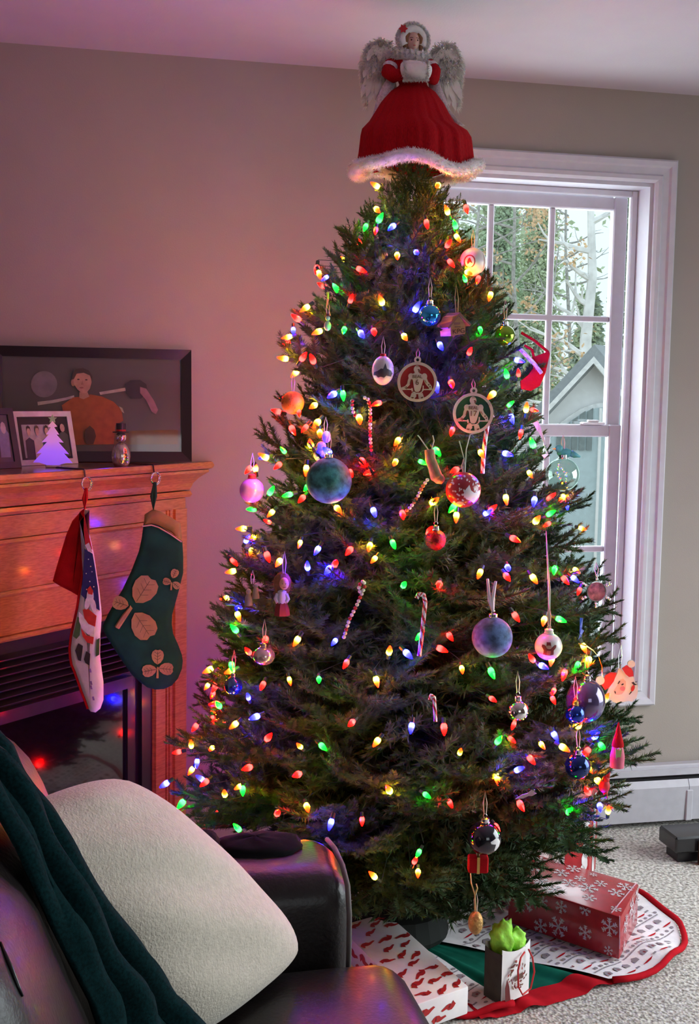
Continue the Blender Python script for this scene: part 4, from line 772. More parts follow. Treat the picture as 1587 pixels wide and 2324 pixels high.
# 36 beaded snowflake with a photo
D = place(1350, 1335, 18); L = frameL(atD(1350, 1335, D)+TOW*.02, D/F); t = thing('snowflake_ornament', 'silver beaded snowflake holding a round brown photo by the window', 'ornament', L(0, 40))
MB().prism([L(*p) for p in ellipse(0, 4, 20, 21, 24)], -TOW*.004).build('photo_disc', pm('sepia_photo', (.16, .11, .07), .4, var=.6, scale=80), t); mb = MB()
mb.tube([L(*p, .002) for p in ellipse(0, 4, 21, 22, 24)]+[L(21, 4, .002)], .0016, 6).build('rim', SILVER, t)
for k in range(6):
    a = k*1.047+.52
    for q in (28, 35): MB().ball(L(q*math.cos(a), 4+q*math.sin(a)), .0042).build('bead', SILVER, t, smooth='all')
hang(t, L(0, -32), .03)
# 39 mint snowman
D = place(744, 735, 12); L = frameL(atD(744, 735, D)+TOW*.008, D/F); t = thing('snowman_ornament', 'tiny mint green snowman hanging from a gold cord at the upper left', 'ornament', L(0, 16)); MT = pm('mint_glaze', (.35, .60, .42), .3, coat=.4)
MB().ball(L(0, 5), .0085, .008, .012).build('body', MT, t, smooth='all'); MB().ball(L(0, -12), .0058).build('head', MT, t, smooth='all'); MB().lathe([(.008, 0), (.008, .001), (.004, .0012), (.004, .006), (.001, .006)], L(0, -17), 10).build('hat', INKB, t); hang(t, L(0, -22), .03)
# 40 gnome, 41 cardinal, small leaf
D = place(1397, 1690, 16); L = frameL(atD(1397, 1690, D)+TOW*.025, D/F); t = thing('gnome_ornament', 'pink and red gnome ornament with pointed hat at the lower right edge', 'ornament', L(0, 40))
MB().lathe([(.016, -.045), (.017, -.02), (.013, 0), (.008, .006)], L(0, 0), 14).build('body', pm('gnome_pink', (.55, .10, .16), .7), t, smooth=True); MB().lathe([(.014, 0), (.013, .008), (.007, .03), (.001, .056)], L(0, -4), 14).build('hat', REDF, t, smooth=True); MB().prism([L(*p, .016) for p in [(-8, -2), (6, -2), (4, 22), (-2, 30), (-7, 18)]], -TOW*.004).build('beard', pm('gnome_lime', (.40, .52, .16), .8), t); MB().ball(L(-1, -2, .018), .0035).build('nose', SKIN, t)
D = place(1368, 1775, 14); L = frameL(atD(1368, 1775, D)+TOW*.02, D/F); t = thing('cardinal_ornament', 'red cardinal bird ornament at the lower right above a red bulb', 'ornament', L(0, 18)); MB().ball(L(0, 2), .013, .011, .017).ball(L(3, -13), .0085).lathe([(.006, 0), (.0005, .014)], L(6, -18), 8, ax=UP+RH*.5).tube([L(2, 14), L(4, 24), L(6, 30)], [.007, .005, .003], 8).build('body', pm('cardinal_red', (.55, .02, .02), .6), t, smooth='all'); MB().lathe([(.003, 0), (.0003, .006)], L(-6, -12, .004), 8, ax=-RH).build('beak', GOLD, t)
D = place(1193, 1797, 10); L = frameL(atD(1193, 1797, D)+TOW*.01, D/F); t = thing('feather_ornament', 'small pale pink feather ornament above a red bulb, lower right', 'ornament', L(0, 10)); MB().prism([L(*p) for p in [(-24, 14), (-10, 4), (4, 0), (14, -10), (20, -8), (18, -2), (24, 0), (14, 6), (6, 6), (-6, 12)]], -TOW*.002).build('feather', pm('pale_feather', (.62, .45, .48), .8), t)
# ================================================================== angel on the tree top
AS = onaxis(935, 300); AD = (AS-CAM).dot(FW); asc = AD/F
def A(px, py, w=0.0): return onaxis(px, py, 0) + TOW*w
ang = thing('angel_topper', 'white-winged angel doll in red velvet dress topping the tree', 'angel', A(944, 400))
RV = pm('red_velvet', (.34, .004, .008), .8, var=.3, scale=25, spec=.12, stretch=(40, 40, 2), bump=.3, bscale=30); LACE = pm('white_lace', (.62, .55, .56), .8, var=.2, scale=200); FEA = pm('ivory_feather', (.78, .76, .68), .85, var=.1)
rings = [(190, 938, 30), (198, 938, 34), (212, 937, 52), (238, 936, 71), (262, 935, 84), (283, 935, 96), (302, 941, 118), (318, 944, 124), (340, 944, 126), (360, 944, 128), (378, 944, 131), (384, 944, 128)]
N = 160; vs = []
for i, (y, cx, hw) in enumerate(rings):
    cc = A(cx, y); f = i/(len(rings)-1)
    for j in range(N):
        a = 2*math.pi*j/N; fold = 1 + f*.03*math.sin(9*a+1.0) + f**.6*.022*math.sin(23*a+2.2) + f**.5*.012*math.sin(41*a); r = hw*asc*fold
        vs.append(cc + RH*r*math.cos(a) + TOW*r*.9*math.sin(a) + UP*(.008*f*math.sin(5*a)))
mb = MB().add(vs, [(i*N+j, i*N+(j+1) % N, (i+1)*N+(j+1) % N, (i+1)*N+j) for i in range(len(rings)-1) for j in range(N)]); mb.build('skirt', RV, ang, smooth='all')
cc = A(944, 386); hem = []
for j in range(65):
    a = 2*math.pi*j/64; r = 136*asc*(1+.03*math.sin(5*a)); hem.append(cc + RH*r*math.cos(a)*1.02 + TOW*r*.92*math.sin(a) + UP*(.010*math.sin(3*a+2.0)+.006*math.sin(5*a)))
mb = MB().tube(hem, .0145, 10, cap=False); fz = []
for _ in range(7000):
    i = R.randrange(64); p = hem[i].lerp(hem[i+1], R.random()); o = (p-cc).normalized(); t = R.uniform(0, 6.283); n = o*math.cos(t)+UP*math.sin(t); fz.append((p+n*.0135, n))
mb.fuzz(fz, .0085, .0006, 11000, droop=.1, jit=1.0); mb.build('fur_hem', WHITEF, ang, smooth='all')
# bodice and puffed sleeves, one surface of cloth
mb = MB(); prof_ = [(128, 22, 930), (134, 34, 930), (148, 42, 931), (165, 40, 933), (180, 34, 936), (194, 31, 938)]
vs = [A(cx, y) + RH*hw*asc*math.cos(2*math.pi*j/24) + TOW*hw*asc*.75*math.sin(2*math.pi*j/24) for y, hw, cx in prof_ for j in range(24)]
mb.add(vs, [(i*24+j, i*24+(j+1) % 24, (i+1)*24+(j+1) % 24, (i+1)*24+j) for i in range(5) for j in range(24)]+[tuple(range(24))])
mb.build('bodice', RV, ang, smooth='all')
for pts in ([A(903, 142, .0), A(888, 152, .008), A(882, 168, .02), A(893, 181, .038), A(916, 180, .052)], [A(958, 146, .0), A(974, 154, .008), A(983, 168, .022), A(981, 186, .036), A(966, 184, .05)]):
    MB().tube(pts, [.015, .020, .019, .017, .012], 12).build('sleeve', RV, ang, smooth='all')
    a, b = pts[1].lerp(pts[2], .2), pts[1].lerp(pts[2], .75); MB().tube([a, b], [.0208, .0202], 12, cap=False).build('sleeve_lace', LACE, ang, smooth='all')
mb = MB().tube([A(914, 172, .052), A(928, 171, .060), A(942, 173, .062), A(956, 175, .060), A(969, 177, .052)], [.019, .0215, .022, .0215, .018], 14); fz = []
for k in range(900): a = R.uniform(-1.7, 1.7); n = UP*math.sin(a)+TOW*math.cos(a); fz.append((A(R.uniform(913, 970), 174, .055)+n*.020, n))
mb.fuzz(fz, .008, .0005, 3500, droop=.1, jit=.9); mb.build('fur_muff', WHITEF, ang, smooth='all')
col = [A(930, 132) + RH*34*asc*math.cos(a)+TOW*28*asc*math.sin(a)+UP*(-.004*math.cos(a)) for a in [i*.2618 for i in range(25)]]
mb = MB().tube(col, .0135, 10, cap=False); fz = [(p+n*.011, n) for p in col for n in [((p-A(930, 132)).normalized()+UP*R.uniform(-.9, 1)).normalized() for _ in range(30)]]
mb.fuzz(fz, .010, .0005, 3200, jit=.9); mb.build('fur_collar', WHITEF, ang, smooth='all')
# head: face turned a little to the right, hair, fur hood, red flower
HC = A(935, 100, .012); fdir = (TOW + RH*.25).normalized(); fx = fdir.cross(UP).normalized()*-1
SK = pm('porcelain_skin', (.58, .36, .27), .45, var=.05)
mb = MB(); n, k = 20, 14; vs = []
for i in range(k+1):
    t = math.pi*i/k
    for j in range(n):
        a = 2*math.pi*j/n; x, y, z = math.sin(t)*math.cos(a), math.sin(t)*math.sin(a), math.cos(t)
        w = .0205*(1-.22*max(0, -z)); d = .023
        if y > .75 and -.35 < z < .15 and abs(x) < .22: d += .004*(1-abs(x)/.22)*(1 if z < 0 else .5)      # nose
        if y > .5 and z < -.55: d += .0015
        vs.append(HC + fx*x*w + fdir*y*d + UP*z*.0275)
mb.add(vs, [(i*n+j, (i+1)*n+j, (i+1)*n+(j+1) % n, i*n+(j+1) % n) for i in range(k) for j in range(n)]); mb.tube([HC-UP*.02, HC-UP*.045], [.010, .012], 10)
mb.build('head', SK, ang, smooth='all')
for sx in (-1, 1):
    MB().ball(HC+fx*.0075*sx+fdir*.0205+UP*.001, .0026, .0015, .0022, 8, 6).build('eye', pm('doll_eye', (.03, .018, .015), .2), ang)
    MB().tube([HC+fx*.0115*sx+fdir*.0186+UP*.0055, HC+fx*.0075*sx+fdir*.0208+UP*.0068, HC+fx*.0035*sx+fdir*.0218+UP*.006], .0007, 5).build('eyebrow', pm('doll_brow', (.12, .05, .02), .7), ang)
    pts = [HC+fx*.012*sx+fdir*.012+UP*.020, HC+fx*.0185*sx+fdir*.013+UP*.008, HC+fx*.0205*sx+fdir*.010-UP*.008, HC+fx*.0185*sx+fdir*.010-UP*.024]
    MB().tube(pts, [.004, .006, .0065, .003], 8).build('hair_lock', pm('auburn_hair', (.22, .10, .04), .6, stretch=(20, 20, 2)), ang, smooth='all')
MB().tube([HC+fx*-.004+fdir*.0215-UP*.0115, HC+fdir*.0228-UP*.0122, HC+fx*.004+fdir*.0215-UP*.0115], [.0006, .0014, .0006], 6).build('mouth', pm('doll_lips', (.45, .07, .07), .4), ang)
mb = MB(); hood = []
for i in range(17): a = math.pi*(-.18+1.36*i/16); hood.append(HC + fx*.027*math.cos(a) + UP*(.027*math.sin(a)+.004) + fdir*.006)
mb.tube(hood, .0125, 10); mb.ball(HC-fdir*.012+UP*.004, .027, .022, .030, 16, 12); fz = [(p+nn*.011, nn) for p in hood for nn in [((p-HC).normalized()+fdir*R.uniform(-.8, .8)+UP*R.uniform(-.3, .3)).normalized() for _ in range(60)]]
for _ in range(160): nn = Vector((R.uniform(-1, 1), R.uniform(-1, 1), R.uniform(-.4, 1))).normalized(); fz.append((HC-fdir*.012+UP*.004+nn*.026, nn))
mb.fuzz(fz, .010, .0005, 5000, droop=.05, jit=.9); mb.build('fur_hood', WHITEF, ang, smooth='all')
fc = A(914, 76, .052)-TOW*.012
for k in range(6): a = k*1.047; d = RH*math.cos(a)+UP*math.sin(a); e = d.cross(TOW); MB().prism([fc, fc+d*.006+e*.0035, fc+d*.0115, fc+d*.006-e*.0035], TOW*.0025).build('flower_petal', pm('poinsettia_red', (.42, .012, .015), .6), ang)
# wings: overlapping feathers, downy at the top
for sx, cx, cy_, top, bot, hw in ((-1, 864, 165, 92, 240, 40), (1, 1010, 168, 98, 246, 38)):
    mb = MB(); bk = -.028
    vs = [A(cx+hw*.75*math.cos(a)*(1 if math.sin(a) < 0 else .8), (top+bot)/2-(bot-top)/2*.85*math.sin(a)*-1, bk) for a in [2*math.pi*j/20 for j in range(20)]]
    mb.prism(vs, -TOW*.012).build('wing', FEA, ang)
    w_ = ang.children[-1]
    rows_ = ((top+16, 7, 30, 11), (top+42, 8, 42, 12), (top+72, 8, 56, 12), (top+100, 7, 48, 11))
    for ri, (y0, nn, ln, wd_) in enumerate(rows_):
        for j in range(nn):
            u = (j+.5)/nn*2-1; x = cx + u*hw*(.75 if ri else .6); d = (-UP + RH*(u*.28+sx*.05) + TOW*R.uniform(-.05, .08)).normalized(); p = A(x, y0+R.uniform(-6, 6)-8*(1-u*u), bk+.006+.004*(3-ri)); q = d.cross(TOW).normalized(); l = ln*asc*R.uniform(.85, 1.15); w2 = wd_*asc*.5
            MB().prism([p, p+d*l*.25+q*w2, p+d*l*.75+q*w2*.95, p+d*l, p+d*l*.75-q*w2*.95, p+d*l*.25-q*w2], TOW*.0012).build('feather', FEA, w_)
    mb = MB(); fz = []
    for _ in range(500):
        a = R.uniform(0, 6.28); q = math.sqrt(R.random()); u, v = q*math.cos(a), q*math.sin(a); y = top+42+v*46
        fz.append((A(cx+u*hw*.95, y, bk+.012), (RH*u + UP*(-v*.8+.1) + TOW*.5).normalized()))
    for _ in range(200): v = R.random(); fz.append((A(cx+sx*hw*(.95-.25*v), top+40+v*100, bk), RH*sx-UP*.3))
    mb.fuzz(fz, .017, .0007, 4500, droop=.35, jit=1.0); mb.build('down', FEA, w_)
# lace stole behind the arms
for pts in ([(889, 178), (880, 200), (868, 222), (858, 250), (848, 280), (843, 302)], [(982, 180), (990, 205), (1000, 228), (1014, 250), (1030, 268), (1044, 282)]):
    vs = []
    for i, (x, y) in enumerate(pts): w = 11+3*math.sin(i*1.3); vs += [A(x-w, y, -.004+.008*math.sin(i)), A(x+w, y+3, .008+.008*math.sin(i)), A(x+w, y+3, .006+.008*math.sin(i)), A(x-w, y, -.006+.008*math.sin(i))]
    MB().add(vs, [(i*4+j, i*4+(j+1) % 4, (i+1)*4+(j+1) % 4, (i+1)*4+j) for i in range(5) for j in range(4)]+[(0, 3, 2, 1), (20, 21, 22, 23)]).build('lace_stole', LACE, ang, smooth='all')

# ================================================================== on the mantel
# big black frame leaning on the far wall
fr = thing('picture_frame', 'large black framed photo of a boy with a hockey stick on the mantel', 'picture', onY(206, 1040, YW-.02))
zt0, zb0 = onY(428, 795, YW).z, ZS+.002; xr = onY(431, 900, YW).x; xl = onY(-16, 900, YW).x
lean = Vector((0, .028, 0)); PB = YW-.052
def pf(u, v, w=0.0):   # u along the wall 0..1, v up 0..1, w out of the picture
    return Vector((xl+(xr-xl)*u, PB, zb0+(zt0-zb0)*v)) + lean*v + Vector((0, -1, 0))*w
FB = pm('black_frame_wood', (.012, .010, .010), .35, coat=.3, stretch=(4, 30, 4)); Wf, Hf = xr-xl, zt0-zb0; bu, bv_ = .030/Wf, .030/Hf
mb = MB()
for q in (((0, 0), (1, 0), (1-bu, bv_), (bu, bv_)), ((1, 0), (1, 1), (1-bu, 1-bv_), (1-bu, bv_)), ((1, 1), (0, 1), (bu, 1-bv_), (1-bu, 1-bv_)), ((0, 1), (0, 0), (bu, bv_), (bu, 1-bv_))):
    (a, b, c_, d) = q; o_, i_ = .020, .010
    mb = MB().add([pf(*a, 0), pf(*b, 0), pf(*c_, 0), pf(*d, 0), pf(*a, o_), pf(*b, o_), pf(*c_, i_), pf(*d, i_)], [(0, 3, 2, 1), (4, 5, 6, 7), (0, 1, 5, 4), (1, 2, 6, 5), (2, 3, 7, 6), (3, 0, 4, 7)]); mb.build('frame_rail', FB, fr)
def pp(x, y, w):
    """a point of the photo print from its place in the photograph, on the leaning plane"""
    n = (Vector((1, 0, 0))).cross(Vector((0, .028, Hf))).normalized(); P0 = pf(0, 0, w+.002) ; d = ray(x, y); return CAM + d*((P0-CAM).dot(n)/d.dot(n))
def prt(name, col, **k): return pm('photo_'+name, col, .5, var=.15, scale=40, **k)
mb = MB(); mb.add([pf(bu, bv_, .002), pf(1-bu, bv_, .002), pf(1-bu, 1-bv_, .002), pf(bu, 1-bv_, .002)], [(0, 1, 2, 3)])
pbk = mb.build('photo_print', pm('photo_backdrop', (.085, .075, .065), .35, var=.1, scale=8, coat=.3), fr)
layers = [('floor', (.13, .09, .03), [(8, 985), (404, 975), (404, 1008), (8, 1012)]), ('lamp', (.42, .40, .36), ellipse(100, 872, 18, 18, 18)), ('lamp_halo', (.17, .16, .15), ellipse(100, 872, 30, 30, 20)),
 ('stick', (.40, .36, .32), [(85, 912), (118, 908), (150, 902), (168, 897), (169, 903), (130, 913), (86, 920)]), ('stick2', (.40, .36, .32), [(225, 890), (284, 880), (286, 887), (228, 896)]), ('shirt', (.30, .085, .02), [(140, 920), (166, 902), (182, 900), (205, 895), (232, 900), (258, 912), (276, 930), (280, 955), (262, 965), (258, 1008), (152, 1010), (150, 960)]),
 ('glove', (.03, .028, .03), [(284, 872), (296, 863), (318, 862), (332, 872), (336, 890), (320, 905), (296, 905), (286, 892)]), ('gauntlet', (.24, .14, .15), [(318, 878), (332, 882), (350, 910), (359, 930), (354, 940), (344, 934), (332, 908), (318, 892)]), ('neck', (.38, .22, .15), [(180, 890), (198, 888), (203, 900), (190, 906), (180, 903)]), ('ear', (.34, .19, .13), ellipse(166, 868, 5, 9, 10)),
 ('face', (.44, .26, .18), [(166, 858), (168, 846), (178, 840), (194, 842), (206, 852), (208, 868), (204, 882), (196, 892), (186, 892), (176, 884), (168, 872)]), ('hair', (.06, .04, .03), [(164, 862), (164, 848), (172, 838), (188, 835), (202, 841), (210, 854), (209, 866), (204, 852), (190, 846), (174, 848), (168, 860)]), ('eyes', (.05, .035, .03), ellipse(178, 861, 3, 1.6, 8)), ('eyes2', (.05, .035, .03), ellipse(196, 862, 3, 1.6, 8)), ('nose', (.33, .18, .12), [(187, 862), (190, 873), (184, 873)]), ('lips', (.30, .11, .09), ellipse(185, 880, 5, 1.8, 10)), ('shadow', (.06, .03, .02), [(194, 975), (204, 966), (214, 975), (218, 990), (212, 1008), (196, 1008), (191, 990)]), ('badge', (.40, .34, .3), [(270, 922), (278, 926), (282, 938), (276, 934)])]
for i, (nm, c, pts) in enumerate(layers): MB().poly([pp(x, y, .0006*(i+1)) for x, y in pts]).build('printed_'+nm.rstrip('2'), prt(nm, c), pbk)
MB().add([pf(bu, bv_, .0165-.003), pf(1-bu, bv_, .0135), pf(1-bu, 1-bv_, .0135), pf(bu, 1-bv_, .0135)], [(0, 1, 2, 3)]).build('glazing', glass('picture_glass', (1, 1, 1), .955, .03), fr)
def small_frame(cor, bw, bd, name, label, fmat, layers, mat_border):
    """a small standing photo frame from the four corners of its face (bottom left, bottom right, top right, top left)"""
    bl, br_, tr, tl = cor; tl = bl + (tr-br_); n = (br_-bl).cross(tl-bl).normalized()
    if n.dot(TOW) < 0: n = -n
    def P(u, v, w=0.0): return bl.lerp(br_, u).lerp(tl.lerp(tr, u), v) + n*w
    t = thing(name, label, 'picture', bl.lerp(br_, .5)); W_, H_ = (br_-bl).length, (tl-bl).length; a, b = bw/W_, bw/H_
    for q in (((0, 0), (1, 0), (1-a, b), (a, b)), ((1, 0), (1, 1), (1-a, 1-b), (1-a, b)), ((1, 1), (0, 1), (a, 1-b), (1-a, 1-b)), ((0, 1), (0, 0), (a, b), (a, 1-b))):
        MB().add([P(*c, -bd) for c in q]+[P(*c, 0) for c in q], [(3, 2, 1, 0), (4, 5, 6, 7), (0, 1, 5, 4), (1, 2, 6, 5), (2, 3, 7, 6), (3, 0, 4, 7)]).build('frame_rail', fmat, t)
    pr = MB().add([P(a, b, -.004), P(1-a, b, -.004), P(1-a, 1-b, -.004), P(a, 1-b, -.004)], [(0, 1, 2, 3)]).build('photo_print', mat_border, t)
    for i, (nm, c, pts) in enumerate(layers): MB().poly([P(a+(1-2*a)*u, b+(1-2*b)*v, -.004+.0005*(i+1)) for u, v in pts]).build('printed_'+nm, prt(name+nm+str(i), c), pr)
    st = P(.5, .6, -bd); MB().prism([P(.45, .75, -bd), P(.55, .75, -bd), Vector((P(.58, 0).x, P(.58, 0).y, bl.z)) - n*(bd+.05), Vector((P(.42, 0).x, P(.42, 0).y, bl.z)) - n*(bd+.05)], n*.003).build('strut', BLACKM, t); return t
def sh_at(x, Y):
    lo, hi = -1.5, 1.5
    for _ in range(40):
        mid = (lo+hi)/2
        if proj((mid, Y, ZS))[0] < x: lo = mid
        else: hi = mid
    return Vector((lo, Y, ZS+.001))
b0, b1 = sh_at(42, 3.47), sh_at(178, 3.595); bk = -TOW*.03
hgt = (onaxis(160, 933).z)  # only for the height of the frame
h_ = (CH + (897-934)/F*(b1-CAM).dot(FW)) - ZS
Dt = (b1-CAM).dot(FW)+.03
TL_, TR_ = atD(20, 936, Dt-.04), atD(160, 933, Dt)
kid = lambda x, c1, c2: [('suit', c1, [(x-.09, .0), (x-.08, .45), (x, .52), (x+.08, .45), (x+.09, 0)]), ('face', (.5, .35, .28), [(x+.035*math.cos(a), .66+.11*math.sin(a)) for a in [i*.785 for i in range(8)]]), ('hair', c2, [(x-.04, .66), (x-.035, .76), (x, .8), (x+.035, .76), (x+.04, .66), (x+.02, .73), (x-.02, .73)])]
small_frame((b0, b1, TR_, TL_), .016, .014, 'photo_frame', 'white photo frame with a family portrait behind the lit acrylic tree', pm('white_frame', (.62, .56, .56), .4), [('mount', (.012, .01, .012), [(0, 0), (1, 0), (1, 1), (0, 1)]), ('sky', (.36, .36, .38), [(.08, .05), (.66, .05), (.66, .82), (.08, .82)])] + kid(.2, (.03, .03, .05), (.03, .02, .02)) + kid(.36, (.45, .42, .42), (.09, .05, .03)) + kid(.54, (.03, .06, .14), (.02, .015, .015)) + [('couple', (.05, .06, .05), [(.76, .05), (.96, .05), (.96, .55), (.86, .66), (.76, .55)]), ('face', (.42, .30, .22), [(.86+.05*math.cos(a), .72+.1*math.sin(a)) for a in [i*.785 for i in range(8)]])], pm('frame_mount', (.02, .018, .02), .5))
b0, b1 = sh_at(-40, 3.33), sh_at(50, 3.40); D0 = (b1-CAM).dot(FW)
small_frame((b0, b1, atD(28, 926, D0+.025), atD(-48, 922, D0+.01)), .018, .014, 'photo_frame', 'dark photo frame standing at the left edge of the photograph', pm('charcoal_frame', (.02, .017, .024), .45), [('figure', (.16, .17, .28), [(.55, .1), (.9, .1), (.95, .6), (.75, .85), (.6, .6)]), ('face', (.40, .33, .36), [(.78+.1*math.cos(a), .72+.13*math.sin(a)) for a in [i*.785 for i in range(8)]])], pm('dusk_print', (.03, .035, .05), .3))
# lit acrylic tree
lt = thing('acrylic_tree', 'small acrylic tree glowing violet and pink at the mantel edge', 'tree lamp', onZ(122, 1061, ZS))
D = (onZ(122, 1061, ZS)-CAM).dot(FW); L = frameL(atD(120, 1060, D), D/F)
am = bpy.data.materials.new('lit_acrylic'); am.use_nodes = True; nt = am.node_tree; b = nt.nodes['Principled BSDF']; tc_ = nt.nodes.new('ShaderNodeTexCoord'); sx_ = nt.nodes.new('ShaderNodeSeparateXYZ'); mr_ = nt.nodes.new('ShaderNodeMapRange'); r_ = nt.nodes.new('ShaderNodeValToRGB')
nt.links.new(tc_.outputs['Object'], sx_.inputs[0]); nt.links.new(sx_.outputs['Z'], mr_.inputs['Value']); mr_.inputs['From Max'].default_value = .13; nt.links.new(mr_.outputs[0], r_.inputs[0]); nt.links.new(r_.outputs[0], b.inputs['Emission Color']); b.inputs['Emission Strength'].default_value = 1.0; b.inputs['Roughness'].default_value = .15; b.inputs['Base Color'].default_value = (.5, .4, .6, 1)
cr = r_.color_ramp; cr.elements[0].color = (.16, .05, .85, 1); cr.elements[1].color = (.45, .16, .14, 1); e = cr.elements.new(.35); e.color = (.22, .06, .9, 1); e = cr.elements.new(.55); e.color = (.42, .12, .55, 1)
half = [(0, -104), (5, -98), (10, -92), (3, -90), (14, -74), (8, -74), (24, -56), (12, -57), (36, -30), (24, -32), (44, -10), (30, -10), (14, -5), (12, 0)]
MB().prism([L(u, v, .004) for u, v in half]+[L(-u, v, .004) for u, v in reversed(half[1:])], -TOW*.008).build('tree_panel', am, lt)
MB().prism([L(u, v-109, .004) for u, v in [(10*math.cos(math.pi/2+k*.628)*(1 if k % 2 == 0 else .45), -10*math.sin(math.pi/2+k*.628)*(1 if k % 2 == 0 else .45)) for k in range(10)]], -TOW*.008).build('star', pm('frosted_star', (.30, .38, .25), .4, emit=(.10, .12, .05, .6)), lt)
MB().box((-.020, -.014, 0), (.020, .014, .007), bev=.002, fr=lambda p: onZ(122, 1061, ZS)+RH*p.x+TOW*p.y+UP*p.z).build('base', pm('pale_base', (.45, .40, .45), .3), lt)
# mercury glass snowman
sm = thing('snowman_figurine', 'mercury glass snowman with black top hat on the mantel', 'figurine', onZ(275, 1046, ZS)); P0 = onZ(275, 1046, ZS) - TOW*.0; D = (P0-CAM).dot(FW); k = D/F
P0 = atD(275, 1046, D-.10) if P0.y > YW-.12 else P0
D = min(D, 3.42); P0 = atD(275, 1047, D); P0.z = ZS; sm.location = P0; k = D/F; MG = pm('mercury_glass', (.42, .38, .33), .14, .75, var=.35, scale=60, coat=.6)
MB().lathe([(.001, 0), (15*k, 0), (20*k, 10*k), (22*k, 24*k), (19*k, 40*k), (13*k, 50*k), (9*k, 54*k)], P0, 24).build('body', MG, sm, smooth='all')
MB().ball(P0+UP*66*k, 13*k, 13*k, 13*k, 18, 12).build('head', MG, sm, smooth='all')
MB().lathe([(19*k, 77*k), (19*k, 79*k), (11*k, 79.5*k), (11*k, 98*k), (.001, 98*k)], P0, 20).build('hat', pm('hat_black', (.012, .010, .012), .4), sm); MB().lathe([(11.3*k, 80*k), (11.3*k, 84*k)], P0, 20, cap=False).build('hat_band', INKR, sm)
MB().lathe([(2.2*k, 0), (.3*k, 9*k)], P0+UP*66*k+TOW*12*k, 8, ax=TOW+RH*.4).build('nose', pm('carrot', (.6, .2, .03), .6), sm)
for u in (-4, 4): MB().ball(P0+UP*70*k+TOW*12*k+RH*u*k, 1.3*k).build('eye', INKB, sm)
# stocking hooks: a strap over the shelf edge and a jewelled ring
RH5 = pm('rhinestone', (.85, .85, .88), .05, .9)
def hook(px, py, label):
    lo, hi = 0.0, 1.2
    for _ in range(40):
        sm0 = (lo+hi)/2
        if proj(fp(sm0, .0675, ZS-.03))[0] > px: lo = sm0
        else: hi = sm0
    S0 = fp(lo, .0, ZS); t = thing('stocking_hook', label, 'hook', fp(lo, .02, ZS), 'stocking hooks')
    q = [fp(lo, d, z) for d, z in ((-.05, ZS+.0015), (.045, ZS+.0015), (.064, ZS+.001), (.0675, ZS-.02))]
    MB().tube(q, .0022, 6).build('strap', BLACKM, t)
    c_ = q[-1]-UP*.018+Nf*.003; rr = .017
    MB().tube([c_+U*rr*math.cos(a)+UP*rr*math.sin(a) for a in [i*.314 for i in range(21)]], .003, 8, cap=False).build('ring', SILVER, t, smooth='all')
    for i in range(9): a = -1.4+i*.33; MB().ball(c_-U*rr*math.cos(a)*1.05+UP*rr*math.sin(a)*1.05+Nf*.004, .0026, n=6, k=4).build('rhinestone', RH5, t)
    return c_ - UP*.014
h1 = hook(194, 1090, 'jewelled silver stocking hook holding the red stocking'); h2 = hook(350, 1076, 'jewelled silver stocking hook holding the green stocking')

# ================================================================== stockings
D2 = 3.30
def G(x, y, w=0.0): return atD(x, y, D2) + TOW*w
def pillow_poly(pts, fn, th, inset=.25):
    """a stuffed flat shape: outline, with both faces swelling"""
    n = len(pts); mb = MB(); cx = sum(p[0] for p in pts)/n; cy_ = sum(p[1] for p in pts)/n
    # inward offset rings
    def off(k):
        o = []
        for i in range(n):
            a, b, c_ = Vector(pts[i-1]).to_2d(), Vector(pts[i]).to_2d(), Vector(pts[(i+1) % n]).to_2d(); t = (c_-a).normalized(); nn = Vector((-t.y, t.x)); o.append(b + nn*k*sgn)
        return o
    ar = sum(pts[i-1][0]*pts[i][1]-pts[i][0]*pts[i-1][1] for i in range(n)); sgn = 1 if ar > 0 else -1
    r0 = [fn(*p, 0) for p in pts]; r1 = [fn(p.x, p.y, th*.7) for p in off(5)]; r2 = [fn(p.x, p.y, th) for p in off(13)]; q1 = [fn(p.x, p.y, -th*.7) for p in off(5)]
    mb.add(r0+r1+r2+q1, [(i, (i+1) % n, n+(i+1) % n, n+i) for i in range(n)] + [(n+i, n+(i+1) % n, 2*n+(i+1) % n, 2*n+i) for i in range(n)] + [tuple(range(2*n, 3*n))] + [(i, 3*n+i, 3*n+(i+1) % n, (i+1) % n) for i in range(n)] + [tuple(range(4*n-1, 3*n-1, -1))]); return mb
def dens(pts, k=3): return [tuple(Vector(pts[i]).lerp(Vector(pts[(i+1) % len(pts)]), j/k)) for i in range(len(pts)) for j in range(k)]
GV = pm('green_velvet', (.006, .060, .044), .85, var=.25, scale=14, sheen=.03, spec=.2); OLV = pm('olive_cuff', (.24, .19, .07), .9, var=.1, bump=.2); CLV = pm('clover_applique', (.30, .25, .13), .9, var=.12, scale=40); VEIN = pm('clover_vein', (.07, .08, .045), .9)
gs = thing('christmas_stocking', 'dark green velvet stocking with olive cuff and appliqued clovers', 'stocking', G(360, 1564))
gb = [(326, 1188), (345, 1186), (362, 1193), (388, 1210), (414, 1228), (416, 1262), (416, 1300), (404, 1348), (391, 1395), (390, 1416), (393, 1438), (404, 1462), (413, 1486), (415, 1500), (413, 1518), (404, 1540), (390, 1556), (372, 1564), (352, 1565), (334, 1560), (318, 1548), (300, 1532), (284, 1510), (268, 1486), (250, 1458), (236, 1434), (233, 1420), (246, 1392), (262, 1364), (278, 1338), (298, 1296), (315, 1252), (322, 1220)]
pillow_poly(gb, G, .012).build('body', GV, gs, smooth=60)
